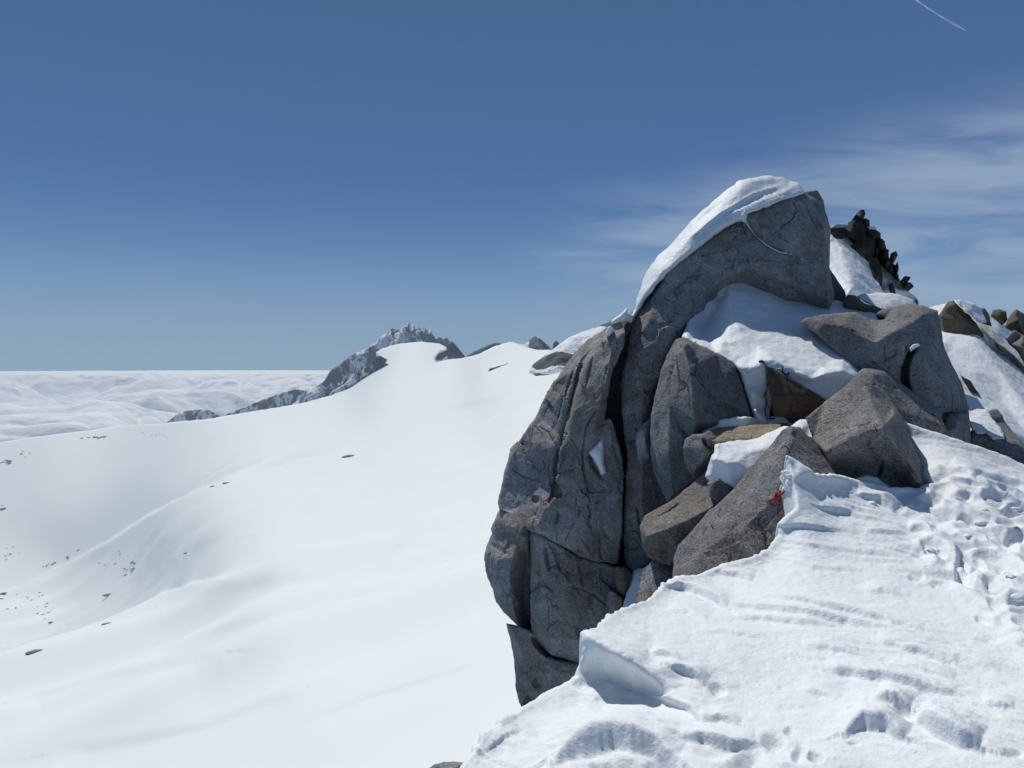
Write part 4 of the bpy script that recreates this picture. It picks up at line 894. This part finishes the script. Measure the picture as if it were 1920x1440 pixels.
# rime crystals above the cord: small snow grains
V, F = [], []
import bmesh
for k in range(46):
    u = RND.rand(); p = hit(1466 + 16 * RND.rand() , 885 + 34 * u, .004)
    bm = bmesh.new(); bmesh.ops.create_icosphere(bm, subdivisions=2, radius=.015 + .012 * RND.rand())
    vv = np.array([tuple(q.co) for q in bm.verts]); vv *= 1 + .25 * vnoise(vv * 60 + k, 3)[:, None]
    n0 = sum(len(q) for q in V); V.append(vv + p); F += [[q.index + n0 for q in ff.verts] for ff in bm.faces]; bm.free()
tag(put('rime_cluster', np.concatenate(V), F, SNOW), 'cluster of white rime grains on the rock just above the red cord', 'rime')

# ---------------------------------------------------------------- glacier basin
CTRL = [(-300, 1500, 380), (-300, 1250, 620), (-300, 1050, 1000), (-300, 840, 1900),
        (100, 1500, 310), (100, 1440, 350), (100, 1250, 550), (100, 1050, 925), (100, 950, 1120), (100, 830, 1700),
        (300, 1300, 400), (300, 1100, 740), (300, 900, 1280), (300, 800, 2300),
        (500, 1500, 235), (500, 1440, 260), (500, 1200, 420), (500, 1060, 620), (500, 900, 1150), (500, 800, 2300), (500, 770, 3300),
        (700, 1200, 380), (700, 1000, 700), (700, 850, 1500), (700, 750, 2900), (720, 682, 4400), (780, 643, 4900), (650, 730, 4300),
        (900, 1440, 200), (900, 1300, 260), (900, 1000, 600), (900, 850, 1200), (900, 700, 2500), (930, 648, 3400), (860, 675, 4000),
        (1250, 1500, 160), (1250, 900, 700), (1250, 640, 1900), (1900, 1500, 150), (1900, 900, 650), (1900, 680, 1700)]
CT = np.array(CTRL, float); cp = CT[:, :2] / 300.0
def U(r2): return np.where(r2 < 1e-9, 0, r2 * np.log(r2 + 1e-12))
K = U(((cp[:, None] - cp[None]) ** 2).sum(-1)) + np.eye(len(cp)) * .02
Pm = np.c_[np.ones(len(cp)), cp]
A = np.block([[K, Pm], [Pm.T, np.zeros((3, 3))]]); sol = np.linalg.solve(A, np.concatenate([np.log(CT[:, 2]), [0, 0, 0]]))
LC = ([-300, 0, 130, 200, 275, 400, 480, 560, 640], [1200, 1108, 1052, 1013, 965, 905, 868, 838, 815], [.50, .44, .42, .40, .36, .22, .12, .05, 0])
LD = ([-300, 0, 60, 130, 200, 260, 320, 400, 540], [1350, 1250, 1225, 1200, 1165, 1135, 1108, 1082, 1050], [.6, .58, .56, .52, .45, .34, .18, .04, 0])
def smooth1(L, k, win):
    xs = np.arange(-420, 1400, 4.0); y = np.interp(xs, L[0], L[k]); n = int(win / 4); ker = np.hanning(n + 2)[1:-1]; ker /= ker.sum()
    yp = np.pad(y, n, mode='edge'); return xs, np.convolve(yp, ker, 'same')[n:-n]
SC = {id(L): (smooth1(L, 1, 60), smooth1(L, 2, 240 if L is LC else 140)) for L in (LC, LD)}
def g_wob(X): return 7 * vnoise(np.c_[X / 60, X * 0, X * 0], 4) + 2.5 * vnoise(np.c_[X / 24, X * 0, X * 0], 5)
def line_fn(L):
    def f(X):
        (xa, ya), (xb, yb) = SC[id(L)]
        return np.where(np.interp(X, xb, yb) > .05, np.interp(X, xa, ya) + g_wob(X), -9999.)
    return f
def glacier_depth(px, py):
    px = np.asarray(px, float); py = np.asarray(py, float)
    q = np.c_[px.ravel(), py.ravel()] / 300.0
    out = sol[-3] + q @ sol[-2:]
    for k in range(len(cp)):
        out += sol[k] * U(((q - cp[k]) ** 2).sum(-1))
    X, Y = px.ravel(), py.ravel()
    wob = g_wob(X)
    for L, wd in ((LC, .2), (LD, .2)):
        (xa, ya), (xb, yb) = SC[id(L)]; yl = np.interp(X, xa, ya) + wob; a = np.interp(X, xb, yb)
        wv_ = np.where(a > .05, wd, wd + 26 * sstep(.055, .02, a) + 4); out += a * (1 - sstep(0, 1, (Y - yl + wv_) / (2 * wv_)))
    return np.exp(out).reshape(px.shape)
def glacier_disp(V, px, py, N):
    d = np.linalg.norm(V - C0, axis=1)
    u = V[:, 0] * .93 + V[:, 1] * .36; v = -V[:, 0] * .36 + V[:, 1] * .93
    q = np.c_[u / 420, v / 130, v * 0]
    h = 20 * fbm(q, 61, 1) * sstep(2400, 1300, d) + 7 * fbm(q * 2.1, 62, 1) * sstep(1500, 900, d) + 13 * fbm(np.c_[u / 1500, v / 700, v * 0], 60, 1) * sstep(1200, 2400, d)
    q = np.c_[u / 110, v / 24, v * 0]
    h = h + 1.8 * fbm(q, 63, 2, .5) * sstep(-.3, .4, vnoise(V / 500, 64)) * sstep(1500, 600, d)
    # broken, bumpy ground on the far left flank
    X = px; Y = py
    yC = np.interp(X, LC[0], LC[1]); yD = np.interp(X, LD[0], LD[1])
    h = h * (1 - .8 * sstep(660, 500, X) * sstep(120, 260, X) * sstep(-30, 20, Y - yC) * sstep(30, -20, Y - yD))
    rough = sstep(640, 380, X) * sstep(0, 18, Y - yC) * sstep(4., -10. - 90 * sstep(230., 420., X), Y - yD)
    rough2 = sstep(360, 200, X) * sstep(0, 14, yC - Y) * sstep(1000, 900, Y + .25 * X)
    r = rough
    h = h + r * (5.5 * fbm(V / 150, 66, 2, .5) * sstep(3200, 2000, d) * sstep(560, 300, X) + 2.6 * fbm(V / 38, 67, 2, .5) * sstep(1700, 1100, d) * sstep(460, 300, X))
    return h * np.clip(d / 700, .25, 1)
GL = [(-520, 885), (-300, 855), (0, 829), (40, 823), (100, 815), (160, 808), (215, 800), (235, 797), (260, 797), (310, 793), (400, 783), (470, 771), (560, 757), (620, 742), (650, 727), (668, 716), (682, 707), (700, 694), (716, 683), (723, 676), (712, 668), (703, 660), (716, 652), (745, 644), (790, 641), (825, 646), (838, 652), (836, 658), (822, 662), (816, 671), (818, 679), (840, 674), (870, 671), (900, 664), (925, 652), (945, 646), (962, 643), (985, 650), (1010, 655), (1300, 655), (2000, 668), (2100, 1560), (-520, 1560)]
glacier = relief('glacier', GL, FARSNOW, depthfn=glacier_depth, snap=[line_fn(LC), line_fn(LD)], step=3.6, thick=150, push=(0, .3, -1), shrink=-.02, jag=1.0, disp=glacier_disp, seed=7,
                 carve=[([(300, 1140), (420, 1100), (560, 1062), (700, 1030), (930, 968)], 15, 11.0, 'step'), ([(480, 1000), (600, 955), (760, 900), (930, 850)], 16, 14.0, 'step'), ([(330, 1045), (450, 990), (560, 955), (640, 920)], 14, 9.0, 'step'), ([(230, 1240), (420, 1180), (640, 1115), (800, 1085)], 15, 9.0, 'step'), ([(20, 1320), (200, 1270), (420, 1235)], 16, 9.0, 'step'), ([(420, 900), (540, 862), (660, 828), (800, 780), (940, 740)], 10, 60.0, 'step'), ([(100, 1420), (380, 1360), (560, 1290)], 16, 5.0, 'step'),
                        ([(590, 1350), (640, 1328), (690, 1308), (760, 1288), (830, 1265), (890, 1245)], 7, 3.0, 'step'),
                        ([(725, 1020), (790, 1000), (850, 988), (935, 962)], 6, 9.0, 'step'),
                         ([(620, 870), (650, 855), (690, 848)], 7, 14.0, 'step')])
tag(glacier, 'broad smooth white glacier basin sweeping down to the left', 'glacier', kind='structure')

# ---------------------------------------------------------------- far mountains
def mountain_mat(name, thr=.5, rockc=(.065, .075, .095)):
    m, t = new_mat(name)
    geo = t.n.new('ShaderNodeNewGeometry'); P = geo.outputs['Position']
    at_ = t.n.new('ShaderNodeAttribute'); at_.attribute_name = 'rock'
    n = t.noise(t.mapping(P, scale=(1, .4, .5)), .012, 8, .72, .5)
    f = t.mr(t.math('ADD', n, t.math('MULTIPLY', at_.outputs['Fac'], .22)), thr + .01, thr + .06)
    c = t.mix(f, c4(.80, .83, .87), c4(*rockc))
    bs = t.new('ShaderNodeBsdfPrincipled', Base__Color=c, Roughness=.9)
    bp = t.new('ShaderNodeBump', Height=t.noise(P, .03, 6, .7), Strength=.8, Distance=12.0)
    t.l.new(bp.outputs[0], bs.inputs['Normal'])
    t.new('ShaderNodeOutputMaterial', Surface=bs.outputs[0])
    return m
M_MT = mountain_mat('mountain_rock_and_snow', .50)
def mount(name, label, outline, base, amp, sc, seed, rock_at=(), bias=0.0, step=1.8, thick=500, pts=(), cat='mountain', mat=None, rp=2, rd=15):
    def dsp(V, px, py, N):
        q = V * np.array([1, 1, .5]) / sc
        o, _ = chips(V * np.array([1, 1, .6]), sc * .55, seed, .8)
        dd, *_ = seg_near(px, py, [(a[0], a[1]) for a in outline], True)
        return amp * (.08 + .92 * sstep(0, 9, dd)) * (fbm(q, seed, 5, .55, True) * .8 + .5 * fbm(q * .6, seed + 3, 3) + .9 * o)
    def atr(V, px, py, N):
        r = np.full(len(V), bias)
        for (x, y, rx, ry, s) in rock_at:
            r = r + s * np.exp(-((px - x) / rx) ** 2 - ((py - y) / ry) ** 2)
        return {'rock': r}
    o = relief(name, outline, mat or M_MT, base=base, pts=pts, step=step, thick=thick, disp=dsp, seed=seed, jag=1.5, blur=1, attrs=atr, round_px=rp, round_d=rd)
    return tag(o, label, cat)
mount('mountain_peak', 'highest snowy rock peak with a jagged crest on the far skyline',
      [(545, 762, -300), (565, 745, -220), (582, 730, -150), (598, 722, -100), (610, 712, -80), (618, 698, -60), (632, 686, -40), (645, 676, -20), (665, 664, 0), (690, 652, 0), (700, 644, 50), (710, 634, 50), (722, 624, 100), (730, 622, 100), (736, 614, 100), (741, 619, 100), (748, 616, 100), (752, 618, 100), (758, 610, 100), (762, 613, 100), (767, 603, 100), (771, 610, 100), (776, 609, 100), (780, 616, 100), (786, 614, 100), (790, 619, 80), (797, 616, 60),
       (803, 622, 50), (808, 618, 50), (812, 628, 20), (818, 636, 0), (824, 632, 0), (832, 637, 0), (838, 633, 0), (844, 640, 0), (850, 641, -50), (858, 652, -100), (868, 668, -200), (868, 695, -250), (800, 700, -120), (740, 712, -150), (690, 745, -200), (620, 775, -250), (560, 785, -350)],
      6000, 46, 170, 7, rock_at=[(715, 680, 22, 14, 1.6), (660, 690, 30, 18, .3), (620, 705, 18, 18, .9), (845, 660, 16, 22, 2.0), (785, 628, 14, 9, .4), (775, 645, 8, 6, .9), (820, 640, 14, 10, .8), (640, 735, 40, 14, .5), (590, 735, 20, 10, -.3)], bias=.05, step=1.3,
      pts=[(768, 640, 20), (690, 690, -60), (840, 660, -60), (640, 720, -100)])
mount('rock_rib', 'dark rock rib bordering the left side of the snow lobe below the peak',
      [(612, 745), (628, 730), (645, 722), (662, 703), (680, 694), (692, 684), (700, 674), (707, 668), (714, 667), (722, 672), (728, 674), (720, 682), (706, 690), (700, 698), (684, 706), (670, 718), (652, 727), (630, 742)], 4250, 26, 90, 21, bias=.1, rock_at=[(708, 676, 12, 8, 1.2)], thick=150, step=1.3, rp=2, rd=10, cat='rock rib')
mount('rock_rib', 'dark hooked rock rib at the right end of the snow lobe below the peak',
      [(816, 674), (820, 664), (830, 660), (838, 655), (840, 645), (848, 641), (856, 648), (864, 658), (872, 669), (862, 672), (852, 668), (842, 664), (834, 670), (826, 676)], 4150, 18, 70, 22, bias=.9, thick=150, step=1.2, rp=3, rd=15, cat='rock rib')
mount('mountain_ridge', 'long low dark ridge descending left from the highest peak',
      [(405, 790), (430, 774), (455, 765), (480, 755), (505, 745), (530, 736), (550, 730), (565, 731), (590, 735), (600, 775), (500, 790), (420, 800)], 6600, 26, 200, 8, bias=.25, pts=[(500, 770, -60)], thick=400, cat='mountain ridge')
mount('mountain_knoll', 'small isolated rocky knoll at the left edge of the far ridge',
      [(300, 800), (318, 788), (330, 778), (350, 771), (372, 768), (390, 769), (402, 774), (420, 785), (400, 800)], 6900, 22, 160, 9, bias=.15, pts=[(360, 785, -50)], thick=300, cat='mountain knoll')
mount('rock_ridge', 'short dark rock rib between the highest peak and the dark pyramid',
      [(868, 675), (880, 664), (900, 655), (915, 647), (928, 642), (938, 644), (940, 660), (900, 675)], 4700, 25, 160, 10, bias=.9, thick=200, rp=4, rd=30, cat='rock ridge')
mount('snow_dome', 'low smooth snow hump left of the dark rock pyramid',
      [(925, 660), (940, 648), (955, 641), (970, 644), (985, 646), (1000, 660), (1000, 680), (930, 680)], 4200, 12, 160, 14, bias=-1.2, thick=200, rp=6, rd=60, cat='snow hump')
mount('rock_pyramid', 'dark pointed rock pyramid with one sunlit snow edge',
      [(975, 655, 60), (985, 645, 60), (995, 636, 60), (1004, 630, 60), (1010, 633, 0), (1018, 640, 0), (1028, 648, 0), (1040, 660, 0), (1035, 690, -200), (980, 685, -200)], 3900, 22, 120, 12, rock_at=[(1012, 650, 18, 14, 2.0), (985, 647, 9, 8, -2.0)], bias=.2, thick=200, rp=3, rd=20, cat='rock peak', pts=[(1004, 650, -60)])
mount('rock_tip', 'tiny dark rock tip on the skyline right of the pyramid', [(1036, 652), (1038, 643), (1043, 639), (1048, 643), (1048, 660), (1038, 662)], 3700, 8, 60, 15, bias=1.5, thick=80, rp=2, rd=10, cat='rock peak', step=1.5)
mount('rock_outcrop', 'flat dark rock band in the snow below the dark pyramid', [(914, 698), (918, 691), (930, 687), (945, 684), (958, 680), (972, 682), (965, 690), (940, 695), (920, 702)], 2500, 10, 80, 16, bias=.9, thick=60, rp=2, rd=10, cat='rock band', step=1.5)
mount('rock_outcrop', 'small broken rock rib between pyramid and snowy spur', [(978, 672), (988, 665), (1000, 658), (1012, 662), (1010, 674), (1000, 682), (988, 680)], 2600, 10, 80, 17, bias=.5, thick=60, rp=2, rd=10, cat='rock band', step=1.5)
mount('snowy_spur', 'white spur with blue-shaded rocks, right behind the cracked tower',
      [(992, 700, -40), (996, 688, -20), (1008, 676, 0), (1020, 668, 0), (1035, 656, 20), (1050, 644, 30), (1068, 632, 30), (1090, 623, 40), (1115, 615, 40), (1145, 603, 50), (1190, 590, 60), (1250, 592, 60), (1330, 615, 40), (1400, 660, 0), (1430, 720, -60), (1190, 720, -60), (1100, 720, -60), (1060, 700, -60), (1045, 698, -60), (1020, 704, -60), (1005, 705, -50)],
      620, 2.6, 40, 18, rock_at=[(1018, 685, 20, 14, .55), (1065, 676, 26, 7, .6), (1050, 652, 40, 8, -.8), (1100, 625, 60, 12, -1.6), (1050, 695, 60, 6, -1.6)], bias=-.05, thick=100, rp=10, rd=30, cat='mountain spur', step=1.7, mat=mountain_mat('spur_rock_and_snow', .47), pts=[(1050, 670, -30)])

# ---------------------------------------------------------------- scattered rocks in the far snow
M_FR, t = new_mat('far_rock')
P = t.new('ShaderNodeNewGeometry').outputs['Position']
t.new('ShaderNodeOutputMaterial', Surface=t.new('ShaderNodeBsdfPrincipled', Base__Color=t.mix(t.noise(P, .15, 4), c4(.12, .125, .135), c4(.30, .31, .32)), Roughness=.9).outputs[0])
def stone_mesh(seed):
    bm = bmesh.new(); bmesh.ops.create_icosphere(bm, subdivisions=3, radius=1.0)
    v = np.array([tuple(q.co) for q in bm.verts]); f = [[q.index for q in ff.verts] for ff in bm.faces]; bm.free()
    o, _ = chips(v + seed * 3.1, .9, seed, .8)
    v = v * (1 + .35 * o + .22 * fbm(v * 1.3 + seed, seed, 3))[:, None]
    v[:, 2] = np.maximum(v[:, 2], -.35)
    me = bpy.data.meshes.new('snowfield_rock'); me.from_pydata(v.tolist(), [], f); me.materials.append(M_FR); me.update(); return me
stones = [stone_mesh(s) for s in range(6)]
CL = [  # label, group, centre, spread along/across, angle, count, size px
    ('dark rock in the cluster at the middle of the rough left flank', 'rocks clustered on the left flank', (243, 1063), 20, 9, -35, 13, 3.2),
    ('dark rock low on the left flank above the near snow rim', 'rocks low on the left flank', (82, 1157), 16, 10, 70, 9, 3.0),
    ('dark rock of the band at the far plateau rim', 'rocks along the far plateau rim', (180, 820), 24, 3, -3, 12, 3.0),
    ('dark rock in the low band at the left edge of the far plateau', 'rocks at the left edge of the plateau', (14, 867), 18, 4, -8, 9, 3.4),
    ('tiny rock dotting the far rim right of the rock band', 'tiny rocks on the far rim', (270, 815), 42, 6, 5, 10, 1.7),
    ('tiny rock near the left end of the far rim', 'tiny rocks at the left rim end', (45, 853), 22, 7, -25, 9, 1.8),
    ('rock along the sharp convex crest of the left flank', 'rocks along the convex crest', (130, 1040), 70, 5, -27, 12, 2.2),
    ('dark rock in the hollow at the left picture edge', 'rocks in the left hollow', (12, 955), 12, 7, 0, 6, 2.6),
    ('dark rock of the outcrop at the left picture edge above the near rim', 'rocks at the lower left edge', (8, 1118), 9, 6, -30, 6, 4.0),
    ('small rock on the slope between crest and near rim', 'small rocks on the lower flank', (60, 1125), 60, 22, -20, 16, 1.6),
    ('small rock left of the pale valley floor', 'small rocks by the valley floor', (20, 1035), 26, 22, 0, 9, 1.8),
    ('small rock on the shaded middle of the flank', 'small rocks on the shaded flank', (215, 1048), 24, 12, -30, 12, 1.5),
]
first = True
for lab, grp, (cx_, cy_), sa, sb, an, cnt, sz in CL:
    for k in range(int(cnt * .75)):
        a, b = RND.normal(0, .55, 2) * (sa, sb); c, s_ = math.cos(R(an)), math.sin(R(an))
        x, y = cx_ + a * c - b * s_, cy_ + a * s_ + b * c
        if x < -12: continue
        d = glacier_depth(np.array([x]), np.array([y]))[0]; r = np.float64(sz) * (.6 + .8 * RND.rand()) / FPX * d
        rr = ray(np.array(x), np.array(y)); L = np.linalg.norm(rr)
        ok, loc, nrm, *_ = glacier.ray_cast(Vector(C0) - glacier.location, Vector(rr / L))
        p = (loc + glacier.location) if ok else Vector(at(np.array(x), np.array(y), d))
        o = bpy.data.objects.new('snowfield_rock', stones[RND.randint(6)]); COL.objects.link(o)
        o.location = p; o.rotation_euler = (RND.uniform(-.3, .3), RND.uniform(-.3, .3), RND.uniform(0, 6.28)); o.scale = (r * 1.7, r * .9, r * .38)
        tag(o, lab, 'rock', grp)
for (x, y, sx, lab) in [(655, 856, 9, 'lone dark rock step in the middle of the open glacier'), (350, 1037, 4, 'single dark rock above the flank cluster'), (425, 906, 5, 'narrow dark rock on the upper end of the convex crest'),
                        (400, 912, 4, 'smaller dark rock just left of the narrow one on the crest'), (205, 1115, 7, 'slanting dark rock rib above the near snow rim'), (200, 1170, 6, 'thin dark rock at the near snow rim'), (65, 1222, 5, 'little rock on the near rim at lower left')]:
    d = glacier_depth(np.array([x]), np.array([y]))[0]; r = sx / FPX * d
    rr = ray(np.array(float(x)), np.array(float(y))); L = np.linalg.norm(rr)
    ok, loc, *_ = glacier.ray_cast(Vector(C0) - glacier.location, Vector(rr / L))
    p = (loc + glacier.location) if ok else Vector(at(np.array(x), np.array(y), d))
    o = bpy.data.objects.new('snowfield_rock', stones[RND.randint(6)]); COL.objects.link(o)
    o.location = p; o.rotation_euler = (0, 0, R(35)); o.scale = (r * 1.5, r * .7, r * .35); tag(o, lab, 'rock')

# ---------------------------------------------------------------- sea of clouds (follows the curve of the earth)
nr, na = 860, 860
rd = np.exp(np.linspace(math.log(4500), math.log(165000), nr)); an = np.linspace(R(-52), R(30), na)
RR, AA = np.meshgrid(rd, an, indexing='ij')
X = RR * np.sin(AA); Y = RR * np.cos(AA); Pq = np.c_[X.ravel(), Y.ravel(), np.zeros(X.size)]
def billow(p, seed, o=5):
    a, s = 1., 0.
    for k in range(o):
        s = s + a * np.abs(vnoise(p, seed + k * 7)) * 2; a *= .5; p = p * 2.05 + 3.1
    return s
wq = Pq + 700 * np.c_[vnoise(Pq / 1300, 221), vnoise(Pq / 1300, 222), Pq[:, 2] * 0]
def puffs(p, sc, seed):
    q = p / sc; i = np.floor(q[:, :2]).astype(np.int64); best = np.full(len(q), 9e9)
    for dx in (-1, 0, 1):
        for dy in (-1, 0, 1):
            a, b_ = i[:, 0] + dx, i[:, 1] + dy; hh = _h(a, b_, a * 0, seed)
            best = np.minimum(best, ((q[:, 0] - a - (hh & 1023) / 1023.) ** 2 + (q[:, 1] - b_ - ((hh >> 10) & 1023) / 1023.) ** 2) / (.35 + .65 * ((hh >> 20) & 1023) / 1023.))
    return np.sqrt(np.maximum(0, 1 - best))
cov = sstep(-.22, .18, vnoise(Pq / 9000, 204) + .5 * vnoise(Pq / 3500, 205))
h = 110 * fbm(Pq / 12000, 201, 2) + cov * (250 * puffs(wq, 3200, 231) + 360 * puffs(wq, 1500, 232) + 240 * puffs(wq, 760, 233) + 90 * puffs(wq, 380, 235)) + 70
h = h * (1 - .84 * sstep(18000, 70000, RR.ravel()))
Z = -1480 + h - RR.ravel() ** 2 / (2 * 6.371e6)
Vc = np.c_[X.ravel(), Y.ravel(), Z]
ii = np.arange(nr * na).reshape(nr, na)
Fc = np.stack([ii[:-1, :-1], ii[:-1, 1:], ii[1:, 1:], ii[1:, :-1]], -1).reshape(-1, 4)
MC, t = new_mat('cloud_white')
P = t.new('ShaderNodeNewGeometry').outputs['Position']
cbs = t.new('ShaderNodeBsdfPrincipled', Base__Color=c4(.96, .975, .96), Roughness=1.0)
cbs.inputs['Specular IOR Level'].default_value = 0
cb = t.new('ShaderNodeBump', Height=t.noise(P, .0022, 4, .5), Strength=.45, Distance=200.0)
t.l.new(cb.outputs[0], cbs.inputs['Normal'])
t.new('ShaderNodeOutputMaterial', Surface=cbs.outputs[0])
sea = put('cloud_sea', Vc, Fc, MC, origin=np.array([0, 20000, -1480.]))
tag(sea, 'sea of rounded white clouds below the horizon on the left', 'clouds', kind='stuff')

# ---------------------------------------------------------------- contrail, a thin streak high up
MT, t = new_mat('contrail_ice')
P = t.new('ShaderNodeTexCoord').outputs['Object']
al = t.mr(t.noise(P, .0011, 5, .6), .35, .75, .02, .22)
lw = t.new('ShaderNodeLayerWeight', Blend=.35).outputs['Facing']
al = t.math('MULTIPLY', al, t.mr(lw, .95, .2))
tr = t.new('ShaderNodeBsdfTransparent'); df = t.new('ShaderNodeBsdfTranslucent', Color=c4(.95, .96, .98))
t.new('ShaderNodeOutputMaterial', Surface=t.new('ShaderNodeMixShader', i0=al, i1=tr.outputs[0], i2=df.outputs[0]).outputs[0])
ct = spline([at(np.array(a), np.array(b), 16000.) for a, b in [(1690, -22), (1718, 0), (1750, 22), (1780, 40), (1812, 58)]], 16)
v, f = tube(ct, np.interp(np.linspace(0, 1, len(ct)), [0, .3, .5, .85, 1], [14, 20, 12, 26, 3]), 14)
tag(put('contrail', v, f, MT), 'short white vapour streak in the top right corner of the sky', 'contrail')

# ---------------------------------------------------------------- mountain air
HX = 11000.0
z0, z1 = -900.0, 420.0
hv = [(x, y, z) for x in (-HX, HX) for y in (-400.0, HX) for z in (z0, z1)]
hf = [[0, 1, 3, 2], [4, 6, 7, 5], [0, 4, 5, 1], [2, 3, 7, 6], [0, 2, 6, 4], [1, 5, 7, 3]]
MH, t = new_mat('haze_air')
vol = t.new('ShaderNodeVolumePrincipled', Color=c4(.66, .83, 1.0), Density=4.6e-5, Anisotropy=.3)
t.new('ShaderNodeOutputMaterial', Volume=vol.outputs[0])
hz_o = put('haze', hv, hf, MH, smooth=False, origin=np.array([0, 0, 0.]))
tag(hz_o, 'thin blue mountain air over the glacier', 'haze', kind='stuff')

S.cycles.max_bounces = 6
S.cycles.diffuse_bounces = 3
S.cycles.volume_bounces = 0
S.cycles.transparent_max_bounces = 8
